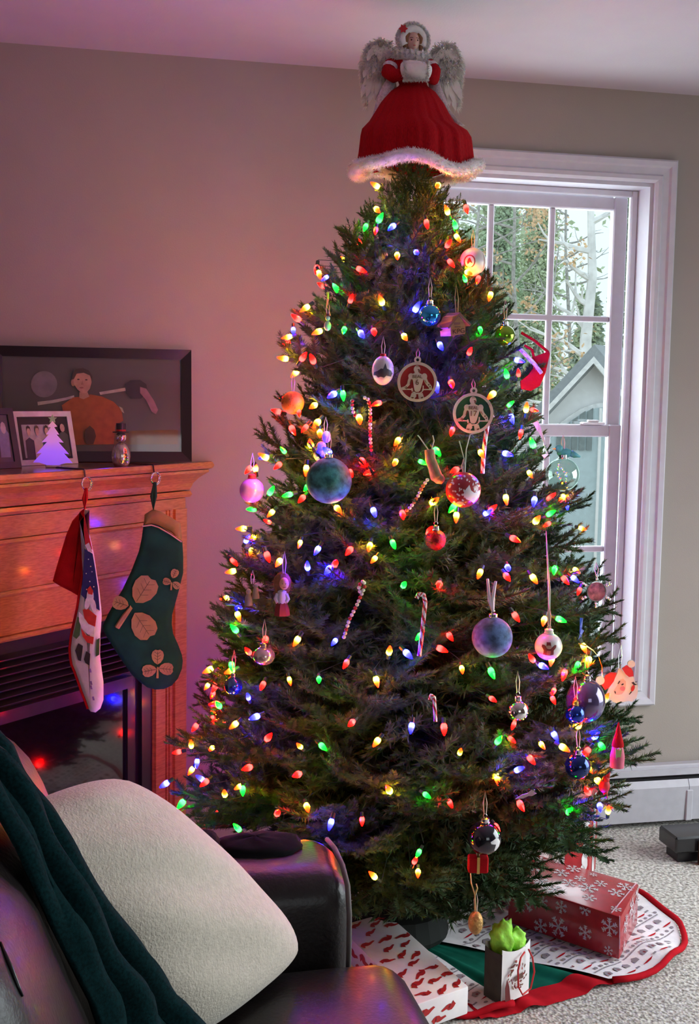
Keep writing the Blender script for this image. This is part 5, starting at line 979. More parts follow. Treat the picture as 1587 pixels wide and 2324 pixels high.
pillow_poly(dens([(328, 1168), (346, 1156), (362, 1160), (388, 1174), (410, 1188), (413, 1226), (388, 1208), (362, 1194), (345, 1190), (326, 1192)], 1), lambda x, y, w: G(x, y, w*1.35+.001*(1 if w > 0 else -1)), .012).build('cuff', OLV, gs, smooth=60)
MB().tube([G(326, 1193, .016), G(346, 1190, .017), G(362, 1195, .017), G(388, 1210, .017), G(414, 1229, .012)], .002, 6).build('cuff_piping', pm('cuff_cream', (.5, .4, .34), .8), gs)
def leaf(cx, cy_, r, ang_, mbl, mbv, ox=.0, sq=1.0):
    c, s = math.cos(ang_), math.sin(ang_); out = [(-1.0, 0), (-.75, -.42), (-.3, -.72), (.25, -.82), (.7, -.68), (.95, -.3), (.86, 0), (.95, .3), (.7, .68), (.25, .82), (-.3, .72), (-.75, .42)]
    T = lambda u, v, w: G(cx+(u*c-v*s)*r, cy_+(u*s+v*c)*r*sq, w)
    mbl.prism([T(u, v, .0165+ox) for u, v in out], -TOW*.003)
    mbv.tube([T(-.9, 0, .0168+ox), T(.7, 0, .0168+ox)], .0009, 4)
    for q in (-.4, 0, .4):
        for sg in (-1, 1): mbv.tube([T(q, 0, .0168+ox), T(q+.28, .42*sg, .0168+ox)], .0006, 4)
for (cxy, lvs, stem, wd_) in (((298, 1376), [(329, 1337, 34, -1.0), (327, 1417, 34, .98), (276, 1367, 19, 3.45)], [(300, 1376), (285, 1396), (268, 1422)], 5), ((391, 1320), [(398, 1300, 11, -1.2), (402, 1326, 10, .7), (381, 1318, 10, 3.4)], [(391, 1320), (390, 1337)], 2.2), ((360, 1511), [(360, 1488, 17, -1.57), (379, 1515, 17, .1), (341, 1519, 17, 2.95)], [(360, 1511), (359, 1536)], 2.6)):
    for lf_ in lvs:
        m1, m2 = MB(), MB(); leaf(*lf_, m1, m2); o = m1.build('clover_leaf', CLV, gs); m2.build('vein_stitching', VEIN, o)
    MB().tube([G(*cxy, .0155)] + [G(x, y, .0155) for x, y in stem], [wd_*D2/F, wd_*.8*D2/F] + [wd_*1.2*D2/F]*(len(stem)-1), 6).build('clover_stem', CLV, gs)
MB().tube([h2, h2.lerp(G(347, 1158), .5)+RH*.004, G(349, 1160), h2.lerp(G(347, 1158), .5)-RH*.006, h2], .005, 8).build('loop', GV, gs)
# the red one, seen almost edge on: red back to the left, printed snow scene towards the tree
D1 = 3.05
def Q(x, y, w=0.0): return atD(x, y, D1) + TOW*w
rs = thing('christmas_stocking', 'red stocking with a printed snowy Santa scene, seen nearly edge on', 'stocking', Q(200, 1612))
pillow_poly(dens([(190, 1154), (178, 1164), (160, 1184), (146, 1216), (134, 1256), (122, 1296), (115, 1322), (134, 1334), (158, 1346), (184, 1360), (194, 1310), (200, 1240), (199, 1190)], 1), lambda x, y, w: Q(x, y, w-.02), .016).build('back_panel', REDF, rs, smooth=60)
front_ = [(192, 1156), (196, 1180), (204, 1216), (213, 1256), (219, 1296), (225, 1334), (230, 1380), (231, 1400), (228, 1440), (227, 1484), (231, 1520), (235, 1548), (235, 1588), (228, 1608), (217, 1617), (206, 1615), (200, 1608), (194, 1590), (186, 1570), (178, 1546), (170, 1524), (163, 1508), (160, 1490), (159, 1470), (162, 1444), (167, 1420), (176, 1380), (182, 1340), (190, 1290), (192, 1220)]
pillow_poly(front_, Q, .010).build('front_panel', pm('printed_snow', (.62, .60, .64), .8, var=.06, bump=.25, bscale=90), rs, smooth=60)
def onfront(name, col, pts, w): MB().prism([Q(x, y, w) for x, y in pts], -TOW*.004).build('printed_'+name, pm('stocking_'+name, col, .8, var=.15, scale=60), rs)
onfront('red_top', (.42, .015, .02), [(193, 1165), (197, 1184), (204, 1216), (211, 1246), (195, 1234), (192, 1200)], .0105)
onfront('white_band', (.60, .52, .50), [(195, 1236), (204, 1230), (212, 1252), (202, 1250)], .011)
onfront('night_sky', (.018, .02, .11), [(194, 1244), (212, 1256), (218, 1292), (224, 1334), (228, 1384), (210, 1372), (186, 1348), (192, 1290)], .0108)
for i, (x, y) in enumerate(((203, 1268), (208, 1284), (198, 1300), (211, 1296), (206, 1318), (215, 1330), (199, 1336))): MB().ball(Q(x, y, .0115), .0016, n=6, k=4).build('printed_star', SNOWP, rs)
onfront('fir', (.05, .12, .04), [(178, 1398), (186, 1404), (183, 1440), (176, 1448), (168, 1442)], .0112); onfront('fir', (.05, .12, .04), [(222, 1450), (228, 1446), (227, 1484), (220, 1488)], .0112)
onfront('coat', (.48, .03, .02), [(190, 1382), (200, 1378), (212, 1388), (221, 1396), (218, 1420), (206, 1424), (196, 1412)], .0114)
onfront('beard', (.70, .68, .70), ellipse(207, 1352, 8, 18, 14), .0118); onfront('beard', (.70, .68, .70), ellipse(201, 1366, 6, 16, 12, 0, .2), .0122); onfront('beard', (.70, .68, .70), ellipse(214, 1372, 6, 16, 12, 0, -.2), .0122)
onfront('hat', (.48, .03, .02), [(200, 1336), (207, 1328), (214, 1340), (212, 1348), (203, 1346)], .0126)
onfront('sash', (.70, .68, .70), [(181, 1388), (190, 1396), (203, 1414), (217, 1420), (216, 1440), (202, 1438), (188, 1424), (182, 1408)], .0116); onfront('scarf', (.48, .03, .02), [(186, 1424), (198, 1440), (215, 1444), (213, 1460), (200, 1456), (190, 1442)], .0122)
onfront('boot', (.02, .018, .02), [(180, 1458), (190, 1464), (189, 1476), (186, 1498), (180, 1496), (173, 1474)], .0122); onfront('boot', (.02, .018, .02), [(198, 1476), (207, 1482), (205, 1508), (196, 1502), (193, 1494)], .0122)
for x, y in ((207, 1520), (209, 1548), (209, 1558), (214, 1583)): onfront('footprint', (.22, .14, .42), [(x-3, y-4), (x+1, y-5), (x+3, y+4), (x-1, y+4)], .0108)
MB().tube([Q(x, y, .002) for x, y in front_[16:]], .004, 6).build('red_binding', REDF, rs)
MB().tube([h1, h1.lerp(Q(191, 1154), .5)+RH*.003, Q(192, 1158, -.004), h1.lerp(Q(190, 1154), .5)-RH*.004, h1], .0042, 8).build('loop', REDF, rs)

# ================================================================== sofa, pillow, throw
LE = pm('brown_leather', (.010, .0075, .007), .36, var=.3, scale=14, bump=.2, bscale=140, coat=.05, spec=.38)
SEAM = pm('leather_seam', (.10, .085, .08), .6)
sofa = thing('leather_sofa', 'dark brown leather sofa in the lower left corner', 'sofa', (-.1, 1.35, 0))
def soft(lo, hi, bev, puff=0.0, sub=2, name='cushion', shape=None):
    bm = bmesh.new(); bmesh.ops.create_cube(bm, size=1); d = [hi[i]-lo[i] for i in range(3)]; c = [(hi[i]+lo[i])/2 for i in range(3)]
    for v in bm.verts: v.co = Vector((v.co.x*d[0], v.co.y*d[1], v.co.z*d[2]))
    bmesh.ops.bevel(bm, geom=bm.edges[:], offset=bev, segments=5, profile=.5, affect='EDGES'); bmesh.ops.subdivide_edges(bm, edges=[e for e in bm.edges if e.calc_length() > .08], cuts=4, use_grid_fill=True)
    for v in bm.verts:
        x, y, z = (v.co.x/d[0]*2, v.co.y/d[1]*2, v.co.z/d[2]*2)
        p = puff; v.co += Vector((x*p*(1-y*y)*(1-z*z), y*p*(1-x*x)*(1-z*z), z*p*(1-x*x)*(1-y*y)))
        nn = mnoise.noise(Vector((v.co.x*9+lo[0]*7, v.co.y*9, v.co.z*9)))*.004; v.co += v.co.normalized()*nn
        v.co += Vector(c)
        if shape: v.co = shape(v.co)
    mb = MB(); bm.verts.index_update(); mb.add([v.co.copy() for v in bm.verts], [[v.index for v in f.verts] for f in bm.faces]); bm.free(); return mb
SY1 = 2.06
soft((-.42, .30, .10), (.50, SY1, .30), .03).build('base', LE, sofa, smooth='all')
soft((.02, 1.16, .27), (.575, SY1-.005, .445), .065, .012).build('seat_cushion', LE, sofa, smooth='all')
soft((.02, .30, .27), (.575, 1.155, .445), .065, .012).build('seat_cushion', LE, sofa, smooth='all')
soft((-.44, SY1, .05), (.492, SY1+.24, .59), .06, .006).build('arm', LE, sofa, smooth='all')
soft((-.44, .05, .05), (.485, .29, .615), .07, .012).build('arm', LE, sofa, smooth='all')
XA = .474
pipe = [Vector((XA, SY1-.006, .33)), Vector((XA+.002, SY1-.008, .45)), Vector((XA+.002, SY1-.006, .52)), Vector((XA+.002, SY1+.012, .568)), Vector((XA, SY1+.05, .592)), Vector((XA, SY1+.12, .597)), Vector((XA, SY1+.19, .588))]
MB().tube(pipe, .005, 8).build('piping', SEAM, sofa, smooth='all')
def backshape(v):
    # leans back: the upper edge further from the seat
    return Vector((v.x - .33*max(0, v.z-.42), v.y, v.z))
soft((-.45, .25, .30), (-.22, SY1, .84), .06, shape=lambda v: Vector((v.x-.1*max(0, v.z-.4), v.y, v.z))).build('back_frame', LE, sofa, smooth='all')
soft((-.26, 1.17, .41), (.075, SY1-.01, .93), .10, .02, shape=backshape).build('back_cushion', LE, sofa, smooth='all')
soft((-.26, .30, .41), (.085, 1.165, .93), .10, .02, shape=backshape).build('back_cushion', LE, sofa, smooth='all')
for x in (-.40, .44):
    for y in (.10, SY1+.16): MB().lathe([(.022, 0), (.03, .05)], (x, y, 0), 12).build('foot', wood('dark_walnut', (.05, .018, .01), (.08, .03, .016)), sofa)
# pillow
PILM = pm('cream_knit', (.64, .58, .47), .9, var=.06, scale=90, bump=.5, bscale=240, sheen=.3)
P2 = Vector((.385, 2.02, .475)); P1 = atD(272, 1752, (Vector((.0625, 1.93, .844))-CAM).dot(FW)); e = Vector((-.661, -.75, 0)); P3 = P2 + e*.37; P4 = P1 + e*.37
nrm = (P1-P2).cross(P3-P2).normalized()
if nrm.dot(TOW) < 0: nrm = -nrm
def pil_pt(u, v, sg):
    a, b = u*2-1, v*2-1; k = max(0, (1-abs(a)**2.4)*(1-abs(b)**2.4)); q = 1-.055*(a*a*b*b)**2
    uu = .5+a*.5*q*(1+.045*(1-b*b)); vv = .5+b*.5*q*(1+.07*(1-a*a))
    base = P2.lerp(P1, uu).lerp(P3.lerp(P4, uu), vv)
    rip = (.007*math.sin(u*9+v*4) + .005*math.sin(u*17-v*9))*k + .012*math.exp(-((u-.93)**2/.006+(v-.40)**2/.02))
    return base + nrm*(sg*(.105*k**.5) + rip)
mb = MB().grid(lambda u, v: pil_pt(u, v, 1), 30, 24); mb.grid(lambda u, v: pil_pt(u, v, -1), 30, 24); pl_ = mb.build('throw_pillow', PILM, None, smooth='all'); tag(pl_, 'cream knitted throw pillow leaning in the sofa corner', 'pillow'); recenter(pl_)
# throw blanket
THM = pm('teal_plush', (.002, .022, .024), .95, var=.4, scale=18, sheen=.02, spec=.1, stretch=(14, 14, 14), bump=.5, bscale=110)
RE = [(-60, 1650, 1.70), (0, 1700, 1.68), (45, 1762, 1.66), (85, 1830, 1.64), (160, 1950, 1.63), (250, 2080, 1.63), (330, 2190, 1.65), (400, 2262, 1.68), (452, 2312, 1.70), (490, 2350, 1.70), (520, 2390, 1.70)]
LEG = [(-120, 1700, 1.50), (-40, 1752, 1.50), (20, 1850, 1.49), (60, 1920, 1.48), (95, 2000, 1.47), (130, 2080, 1.47), (165, 2150, 1.48), (195, 2210, 1.48), (222, 2262, 1.49), (245, 2330, 1.49), (255, 2400, 1.49)]
def thr(u, v):
    k = v*(len(RE)-1); i = min(len(RE)-2, int(k)); f = k-i
    r = onY(RE[i][0]+(RE[i+1][0]-RE[i][0])*f, RE[i][1]+(RE[i+1][1]-RE[i][1])*f, RE[i][2]+(RE[i+1][2]-RE[i][2])*f); l = onY(LEG[i][0]+(LEG[i+1][0]-LEG[i][0])*f, LEG[i][1]+(LEG[i+1][1]-LEG[i][1])*f, LEG[i][2]+(LEG[i+1][2]-LEG[i][2])*f)
    p = l.lerp(r, u); nn = Vector((.85, -.35, .45)).normalized()
    fold = .012*math.sin(u*19+v*2.2+.6*math.sin(v*7)) + .007*math.sin(u*34+v*5) + .004*math.sin(v*23+u*9)
    return p + nn*(fold*min(1, (u*(1-u))*9) - .015*(1-min(1, u*(1-u)*8)))
mb = MB().grid(thr, 56, 60); th_ = mb.build('throw_blanket', THM, None, smooth='all'); sl = th_.modifiers.new('thickness', 'SOLIDIFY'); sl.thickness = .012; sl.offset = -1
tag(th_, 'dark teal plush blanket draped down the sofa back beside the pillow', 'blanket'); recenter(th_)
# seams of the back cushion seen at the lower left
bpy.context.view_layer.update(); DG = bpy.context.evaluated_depsgraph_get()
def onsofa(x, y):
    d = ray(x, y); ok, loc, nn, i_, ob, mx = SC.ray_cast(DG, CAM, d.normalized(), distance=4); return loc + nn*.001 if ok and ob.parent is sofa else None
for line in ([(0, 2140), (10, 2165), (20, 2190), (30, 2215), (40, 2240), (50, 2262)],):
    P_ = [q for q in (onsofa(*p) for p in line) if q is not None]
    if len(P_) > 2:
        sm_ = MB().tube(P_, [.0012, .0022, .0026, .0026, .0022, .0012][:len(P_)], 6).build('seam', BLACKM, sofa, smooth='all')
# dark bag behind the arm
bg = thing('black_bag', 'black crumpled bag lying on the far sofa arm', 'bag', (.12, SY1+.13, .62)); BG = pm('black_nylon', (.003, .003, .004), .8, bump=.3, bscale=40, spec=.1)
def bagblob(c, rx, ry, rz):
    mb = MB(); c = Vector(c); vs = []; n, k = 24, 12
    for i in range(k+1):
        t = math.pi*.5*i/k
        for j in range(n):
            a = 2*math.pi*j/n; q = 1+.16*mnoise.noise(Vector((math.cos(a)*2.2, math.sin(a)*2.2, t*2+rx*9))); vs.append(c+Vector((rx*math.sin(t)*math.cos(a)*q, ry*math.sin(t)*math.sin(a)*q, rz*math.cos(t)*q)))
    mb.add(vs, [(i*n+j, (i+1)*n+j, (i+1)*n+(j+1) % n, i*n+(j+1) % n) for i in range(k) for j in range(n)]+[tuple(range(k*n, (k+1)*n))]); return mb
bagblob((.16, SY1+.15, .594), .11, .07, .045).build('body', BG, bg, smooth='all'); bagblob((.33, SY1+.16, .594), .09, .06, .022).build('flap', BG, bg, smooth='all')

# ================================================================== tree skirts and presents
def fl(x, y, z=0.0): return onZ(x, y, z)
TC = AXP.copy()
def polar(P): d = Vector((P.x-TC.x, P.y-TC.y)); return math.atan2(d.y, d.x), d.length
WO = [(1392, 2238), (1440, 2232), (1500, 2208), (1540, 2172), (1556, 2142), (1540, 2106), (1480, 2062), (1432, 2030), (1395, 2016), (1340, 2008)]
outl = sorted([polar(fl(*p)) for p in WO]); a0 = outl[0][0]
left = sorted([polar(fl(*p)) for p in [(1165, 2296), (1110, 2306), (1060, 2312), (1000, 2318), (940, 2316)]])
GA0, GA1 = left[-1][0], outl[0][0]
allp = sorted([(a, r) for a, r in left] + [(a, r) for a, r in outl] + [(a, .60+.03*math.sin(3*a)) for a in np.linspace(outl[-1][0]+.25, math.pi, 12)] + [(a, .58) for a in np.linspace(-math.pi, left[0][0]-.15, 5)])
def rad_at(a):
    for (x0, y0), (x1, y1) in zip(allp, allp[1:]):
        if x0 <= a <= x1: return y0+(y1-y0)*(a-x0)/max(1e-6, x1-x0)
    return allp[-1][1]
def sk_z(a, r, R_): return .010 + .007*(1+math.sin(11*a+2*r*9))*min(1, r/.25)*(r/R_)**.5 + .004*math.sin(23*a+r*15)*(r/R_)
WS = pm('skirt_white', (.84, .80, .82), .85, var=.05, bump=.2, bscale=120); SR = pm('skirt_red', (.42, .006, .014), .9, var=.12, spec=.12)
wsk = thing('tree_skirt', 'white printed tree skirt with red edging spread under the tree', 'tree skirt', TC)
L0, L1 = left[-1][0], outl[0][0]      # the open slit between these bearings
aa = [L1 + (2*math.pi-(L1-L0))*i/150 for i in range(151)]
def wrap(a): return (a+math.pi) % (2*math.pi)-math.pi
NRr = 10; vs = []; SP = {}
for a in aa:
    R_ = rad_at(wrap(a))
    for k in range(NRr+1): r = .10+(R_-.012-.10)*k/NRr; vs.append(TC+Vector((r*math.cos(a), r*math.sin(a), sk_z(a, r, R_))))
n1 = NRr+1; MB().add(vs, [(i*n1+k, i*n1+k+1, (i+1)*n1+k+1, (i+1)*n1+k) for i in range(150) for k in range(NRr)]).build('cloth', WS, wsk, smooth='all')
edge = [TC+Vector((rad_at(wrap(a))*math.cos(a)*1.0, rad_at(wrap(a))*math.sin(a), sk_z(a, rad_at(wrap(a)), rad_at(wrap(a)))+.001)) for a in aa]; MB().tube(edge, .0085, 8).build('red_edging', SR, wsk, smooth='all')
# woven rows of the print: lines, dots and little snow-covered mounds
PGY = pm('skirt_grey_print', (.28, .24, .27), .85); mbp = [MB() for _ in range(4)]; dirv = Vector((math.cos(.55), math.sin(.55))); per = Vector((-dirv.y, dirv.x))
def onsk(x, y):
    a, r = polar(Vector((TC.x+x, TC.y+y, 0))); R_ = rad_at(a); inslit = L0-.01 < a < L1+.01
    return None if (r > R_-.02 or r < .16 or inslit) else TC+Vector((x, y, sk_z(a, r, R_)+.0022))
def stamp(mb, cu, cv_, pts):
    P = [onsk(*(dirv*(cu+u)+per*(cv_+v))) for u, v in pts]
    if all(p is not None for p in P): mb.poly(P)
row = -.75; ri = 0
while row < .75:
    kind = ri % 4; s = -.8
    while s < .8:
        if kind == 0: stamp(mbp[0], s, row, [(0, 0), (.016, 0), (.016, .004), (0, .004)]); s += .017
        elif kind == 1: stamp(mbp[0], s, row, ellipse(0, 0, .0055, .0055, 8)); s += .024
        elif kind == 2: stamp(mbp[1], s, row, [(0, 0), (.012, -.004), (.03, -.005), (.044, 0), (.03, .001), (.012, .001)]); stamp(mbp[0], s+.05, row, [(0, 0), (.014, 0), (.014, .006), (0, .006)]); s += .075
        else: stamp(mbp[0], s, row, [(0, 0), (.02, 0), (.022, .012), (.011, .02), (0, .012)]); stamp(mbp[2], s+.008, row+.002, [(0, 0), (.006, 0), (.006, .008), (0, .008)]); s += .04
    row += (.014, .018, .020, .030)[kind]; ri += 1
mbp[0].build('grey_print', PGY, wsk, kind='stuff'); mbp[1].build('red_print', SR, wsk, kind='stuff'); mbp[2].build('dot_print', pm('skirt_wine_print', (.2, .04, .06), .85), wsk, kind='stuff')
gsk = thing('tree_skirt', 'dark green velvet tree skirt with red border showing through the slit of the white one', 'tree skirt', TC)
gout = sorted([polar(fl(*p)) for p in [(1100, 2318), (1165, 2304), (1220, 2292), (1290, 2270), (1350, 2252), (1400, 2236), (1440, 2214)]])
def grad(a):
    if a <= gout[0][0]: return gout[0][1]
    for (x0, y0), (x1, y1) in zip(gout, gout[1:]):
        if a <= x1: return y0+(y1-y0)*(a-x0)/(x1-x0)
    return gout[-1][1]
GVS = pm('skirt_green_velvet', (.004, .10, .066), .9, spec=.12, var=.3, scale=12); g0, g1 = gout[0][0]-.02, gout[-1][0]+.02; vs = []; ve = []; nA = 60
def gz(a, r): return .004 + max(0, .010*math.sin(17*a+1.2)*(r/.5) + .006*math.sin(31*a+r*12)*(r/.5))
for i in range(nA+1):
    a = g0+(g1-g0)*i/nA; R_ = grad(a)
    for k in range(9): r = .08+(R_-.075-.08)*k/8; vs.append(TC+Vector((r*math.cos(a), r*math.sin(a), gz(a, r))))
    for k in range(4): r = R_-.078+.078*k/3; ve.append(TC+Vector((r*math.cos(a), r*math.sin(a), gz(a, r)+.003-(.004 if k == 3 else 0))))
MB().add(vs, [(i*9+k, i*9+k+1, (i+1)*9+k+1, (i+1)*9+k) for i in range(nA) for k in range(8)]).build('cloth', GVS, gsk, smooth='all'); MB().add(ve, [(i*4+k, i*4+k+1, (i+1)*4+k+1, (i+1)*4+k) for i in range(nA) for k in range(3)]).build('red_border', SR, gsk, smooth='all')

def present(corn, h, name, label, mat, z0=.018, bev=True):
    """corn: three floor points near-left, near-right, far-right"""
    a, b, c = [Vector((p.x, p.y, z0)) for p in corn]; d = a + (c-b); t = thing(name, label, 'gift', (a+c)/2)
    fr = lambda u, v, w: a + (b-a)*u + (c-b)*v + UP*w
    mb = MB(); e = .0
    bm = bmesh.new(); vv = [bm.verts.new(p) for p in (a, b, c, d, a+UP*h, b+UP*h, c+UP*h, d+UP*h)]
    for f in ((3, 2, 1, 0), (4, 5, 6, 7), (0, 1, 5, 4), (1, 2, 6, 5), (2, 3, 7, 6), (3, 0, 4, 7)): bm.faces.new([vv[i] for i in f])
    bmesh.ops.bevel(bm, geom=bm.edges[:], offset=.004, segments=2, profile=.5, affect='EDGES'); bm.verts.index_update(); mb.add([v.co.copy() for v in bm.verts], [[v.index for v in f.verts] for f in bm.faces]); bm.free()
    mb.build('wrapped_box', mat, t, smooth=30); return t, a, b, c, d, fr
def faceprint(mb, org, ux, vy, nrm_, pts, cu, cv_, sc_, rot=0, mi=0, lift=.0012, lim=None):
    co, si = math.cos(rot), math.sin(rot); P = []
    for u, v in pts:
        x, y = cu+(u*co-v*si)*sc_, cv_+(u*si+v*co)*sc_
        if lim: x, y = min(max(x, .004), lim[0]-.004), min(max(y, .004), lim[1]-.004)
        P.append(org+ux*x+vy*y+nrm_*lift)
    mb.poly(P, mi)
CARD = [(-1, .1), (-.6, .35), (-.15, .45), (.2, .35), (.4, .75), (.6, .45), (.85, .2), (.7, .05), (.55, -.15), (.2, -.4), (-.3, -.4), (-.6, -.15), (-1.3, -.35), (-1.5, -.15)]
# white box with red cardinals beside the sofa
t, a, b, c, d, fr_ = present([fl(943, 2362), fl(1062, 2318), fl(876, 2140)], .068, 'gift_box', 'white gift box wrapped in red cardinal paper beside the sofa arm', pm('cardinal_paper', (.86, .84, .83), .45, var=.03))
def wrapprint(t, faces, shape, n, smin, smax, mats, name, seed, rotf=None, minsep=.06):
    rr = random.Random(seed); mb = MB()
    for org, e1, e2 in faces:
        l1, l2 = e1.length, e2.length; ux, vy = e1.normalized(), e2.normalized(); nn = ux.cross(vy)
        cnt = max(2, int(n*l1*l2/.02)); put = []
        for _ in range(cnt*8):
            s = rr.uniform(smin, smax); u, v = rr.uniform(s*.6, l1-s*.6) if l1 > 1.3*s else l1/2, rr.uniform(s*.6, l2-s*.6) if l2 > 1.3*s else l2/2
            if any((u-p[0])**2+(v-p[1])**2 < (minsep)**2 for p in put) or len(put) >= cnt: continue
            put.append((u, v)); shape(mb, org, ux, vy, nn, u, v, s, (l1, l2), rr)
    return mb.build(name, mats, t)
def card_shape(mb, org, ux, vy, nn, u, v, s, lim, rr):
    faceprint(mb, org, ux, vy, nn, CARD, u, v, s, rr.choice((0, math.pi))+rr.uniform(-.5, .5), 0, .001, lim); faceprint(mb, org, ux, vy, nn, [(-.2, .1), (.3, .1), (.3, .2), (-.3, .25)], u, v, s, rr.uniform(0, 3), 1, .0016, lim)
top = a+UP*.068
wrapprint(t, [(top, b-a, c-b), (a, b-a, UP*.068), (b, c-b, UP*.068), (d, a-d, UP*.068)], card_shape, 17, .018, .024, [pm('cardinal_ink', (.42, .02, .02), .5), pm('wing_ink', (.16, .02, .03), .5)], 'cardinal_print', 3, minsep=.042)
# red snowflake box
t, a, b, c, d, fr_ = present([fl(1152, 2108), fl(1405, 2194), fl(1446, 2112)], .115, 'gift_box', 'red gift box with white snowflake print, right of the gift bag', pm('snowflake_paper', (.36, .008, .016), .25, var=.12, scale=40, coat=.45))
def flake(mb, org, ux, vy, nn, u, v, s, lim, rr):
    w = .07; r0 = rr.uniform(0, 1)
    for k in range(6):
        an = r0+k*math.pi/3; faceprint(mb, org, ux, vy, nn, [(0, -w), (1, -w), (1, w), (0, w)], u, v, s, an, 0, .001, lim)
        for q in (.5, .75):
            for sg in (-1, 1):
                co, si = math.cos(an), math.sin(an); faceprint(mb, org, ux, vy, nn, [(0, -w*.8), (.32, -w*.8), (.32, w*.8), (0, w*.8)], u+co*s*q, v+si*s*q, s, an+sg*.8, 0, .0013, lim)
top = a+UP*.115
wrapprint(t, [(top, b-a, c-b), (a, b-a, UP*.115), (b, c-b, UP*.115)], flake, 9, .012, .030, [pm('flake_ink', (.62, .52, .55), .5)], 'snowflake_print', 8, minsep=.052)
MB().tube([a+UP*.117+(b-a)*.99, b+UP*.03], .0012, 4).tube([b+UP*.118-(b-a)*.08, b+(c-b)*.99+UP*.117-(b-a)*.02], .0016, 4).build('edge_line', pm('edge_pink', (.62, .35, .42), .3), t)  # thin pinkish lines along the box edges
# gift bag with green tissue
a, b, c = fl(1098, 2258, .02), fl(1137, 2283, .02), fl(1200, 2254, .02); zt_ = CH + (0)*1; hB = .125
gbag = thing('gift_bag', 'small white gift bag with wreath print and green tissue paper', 'gift bag', (a+c)/2); KR = pm('kraft_side', (.045, .042, .034), .8, var=.2); WB = pm('bag_white', (.84, .83, .81), .5, var=.03)
d = a+(c-b); th = Vector((0, 0, hB)); fl_ = TOW*.0
nf = (c-b).cross(UP).normalized(); nf = nf if nf.dot(TOW) > 0 else -nf
def bagface(p, q, n, mat, name, curve=0.0):
    vs = []
    for i in range(9):
        f = i/8
        for j in range(7):
            g = j/6; vs.append(p.lerp(q, f)+UP*(hB*g + (curve*(2*f-1)**2*g)) + n*(.006*math.sin(math.pi*f)*g))
    vs2 = [v - n*.0012 for v in vs]; m = len(vs); fs = [(i*7+j, (i+1)*7+j, (i+1)*7+j+1, i*7+j+1) for i in range(8) for j in range(6)]
    MB().add(vs+vs2, fs+[tuple(m+k for k in reversed(f)) for f in fs]).build(name, mat, gbag, smooth='all')
ns = (b-a).cross(UP).normalized(); ns = ns if ns.dot(TOW) > 0 else -ns
bagface(b, c, nf, WB, 'front_panel', .012); bagface(d, a, -nf, WB, 'rear_panel', .012); bagface(a, b, ns, KR, 'side_panel'); bagface(c, d, -ns, KR, 'side_panel')
MB().add([a+UP*.001, b+UP*.001, c+UP*.001, d+UP*.001], [(0, 1, 2, 3)]).build('bottom', KR, gbag)
mb = MB(); cc = b.lerp(c, .48)+UP*hB*.52; ux = (c-b).normalized()
for k in range(46):
    an = R.uniform(0, 6.28); rr_ = R.uniform(.017, .030); P = cc+ux*rr_*math.cos(an)+UP*rr_*1.15*math.sin(an)+nf*.0075; dd_ = (ux*math.cos(an+1.2)+UP*math.sin(an+1.2)); e_ = dd_.cross(nf); l = R.uniform(.006, .012)
    mb.add([P, P+dd_*l*.5+e_*.0025, P+dd_*l, P+dd_*l*.5-e_*.0025], [(0, 1, 2, 3)], R.randint(0, 2))
mb.build('wreath_print', [pm('wreath_red', (.36, .03, .025), .6), pm('wreath_wine', (.14, .02, .02), .6), pm('wreath_twig', (.20, .12, .07), .6)], gbag)
MB().prism([cc+ux*u+UP*v+nf*.0085 for u, v in ((-.010, -.014), (.018, -.011), (.018, .002), (-.010, -.002))], -nf*.0006).build('truck_print', pm('print_brown', (.14, .07, .05), .6), gbag); MB().prism([cc+ux*u+UP*v+nf*.0078 for u, v in ((-.04, -.055), (-.022, -.058), (-.028, -.02), (-.036, .0), (-.042, -.02))], -nf*.0006).build('branch_print', MATS['wreath_wine'], gbag)
hd = [cc+ux*u+UP*v+nf*w for u, v, w in ((.020, .052, .010), (.0, .046, .016), (-.013, .02, .02), (-.012, -.02, .022), (.004, -.045, .022), (.030, -.036, .024), (.044, .0, .022), (.042, .035, .016), (.034, .055, .010))]
MB().tube(hd, .0022, 6).build('handle', pm('red_satin', (.50, .02, .02), .35), gbag, smooth='all')
TS = pm('lime_tissue', (.30, .70, .06), .6, var=.3, scale=40, bump=.6, bscale=60)
tc0 = (a+c)/2+UP*hB
for k, (u, v, h, w, rz) in enumerate(((-.016, .0, .020, .026, .040), (.016, .004, .008, .028, .028), (.030, -.006, .000, .018, .022))):
    mb = MB(); o = tc0+ux*u+nf*v+UP*h; n, kk = 26, 16; vs = []
    for i in range(kk+1):
        t_ = math.pi*i/kk
        for j in range(n):
            an = 2*math.pi*j/n; d = Vector((math.sin(t_)*math.cos(an), math.sin(t_)*math.sin(an), math.cos(t_))); q = 1+.5*mnoise.noise(d*1.6+Vector((k*5.1, 0, 0)))+.35*abs(mnoise.noise(d*3.0+Vector((0, k*3.3, 0))))
            vs.append(o+Vector((d.x*w*q, d.y*w*q*.8, d.z*rz*q)))
    mb.add(vs, [(i*n+j, (i+1)*n+j, (i+1)*n+(j+1) % n, i*n+(j+1) % n) for i in range(kk) for j in range(n)]).build('tissue', TS, gbag, smooth='all')
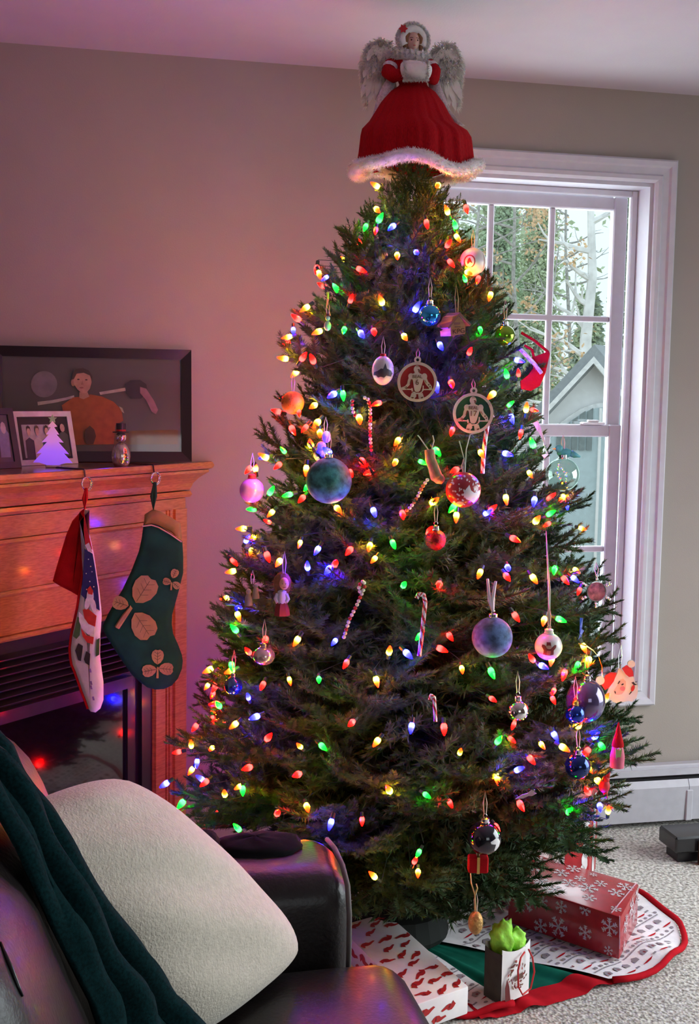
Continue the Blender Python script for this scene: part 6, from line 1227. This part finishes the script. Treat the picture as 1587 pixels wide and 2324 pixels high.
# presents standing further back
t, a, b, c, d, fr_ = present([fl(1278, 2030), fl(1336, 2012), fl(1352, 1985)], .26, 'gift_box', 'tall red and white present behind the tree on its right', pm('scarlet_paper', (.42, .015, .02), .35, var=.2, scale=20))
mb = MB(); rr = random.Random(5)
for k in range(7): faceprint(mb, b, (c-b).normalized(), UP, (c-b).normalized().cross(UP), ellipse(0, 0, 1, 2.2, 10), (c-b).length*.5, .03+.034*k, .016, .2, 0, .001, ((c-b).length, .26)); faceprint(mb, a, (b-a).normalized(), UP, (b-a).normalized().cross(UP), ellipse(0, 0, 1, 2.2, 10), (b-a).length*rr.uniform(.5, .9), .03+.034*k, .012, .2, 0, .001, ((b-a).length, .26))
mb.build('white_print', SNOWP, t, kind='stuff')
t, a, b, c, d, fr_ = present([fl(1168, 2034), fl(1236, 2040), fl(1252, 2010)], .10, 'gift_box', 'pale pink topped present half hidden by the low boughs', pm('blush_paper', (.62, .46, .46), .4, var=.06))
t, a, b, c, d, fr_ = present([fl(1150, 1996), fl(1222, 2000), fl(1236, 1976)], .17, 'gift_box', 'red present deep under the tree behind the snowman bag', pm('scarlet_paper', (.42, .015, .02), .35))
a, b, c = fl(1112, 2040, .02), fl(1148, 2048, .02), fl(1162, 2030, .02); d = a+(c-b)
t = thing('gift_bag', 'small white printed bag with grey dots and a red band under the tree', 'gift bag', (a+c)/2); MB().prism([a, b, c, d], UP*.12).build('bag_body', pm('pale_bag', (.60, .57, .62), .6), t)
n_ = (b-a).cross(UP).normalized(); n_ = n_ if n_.dot(TOW) > 0 else -n_; mb = MB()
for u in (.2, .5, .8):
    for v in (.25, .5): mb.prism([a+(b-a)*u+UP*(.12*v)+(b-a).normalized()*x+UP*y+n_*.001 for x, y in ellipse(0, 0, .005, .005, 8)], n_*.0004)
mb.build('dot_print', PGY, t, kind='stuff'); MB().prism([a+UP*.085+n_*.001, b+UP*.085+n_*.001, b+UP*.1+n_*.001, a+UP*.1+n_*.001], n_*.0004).build('red_band', SR, t)
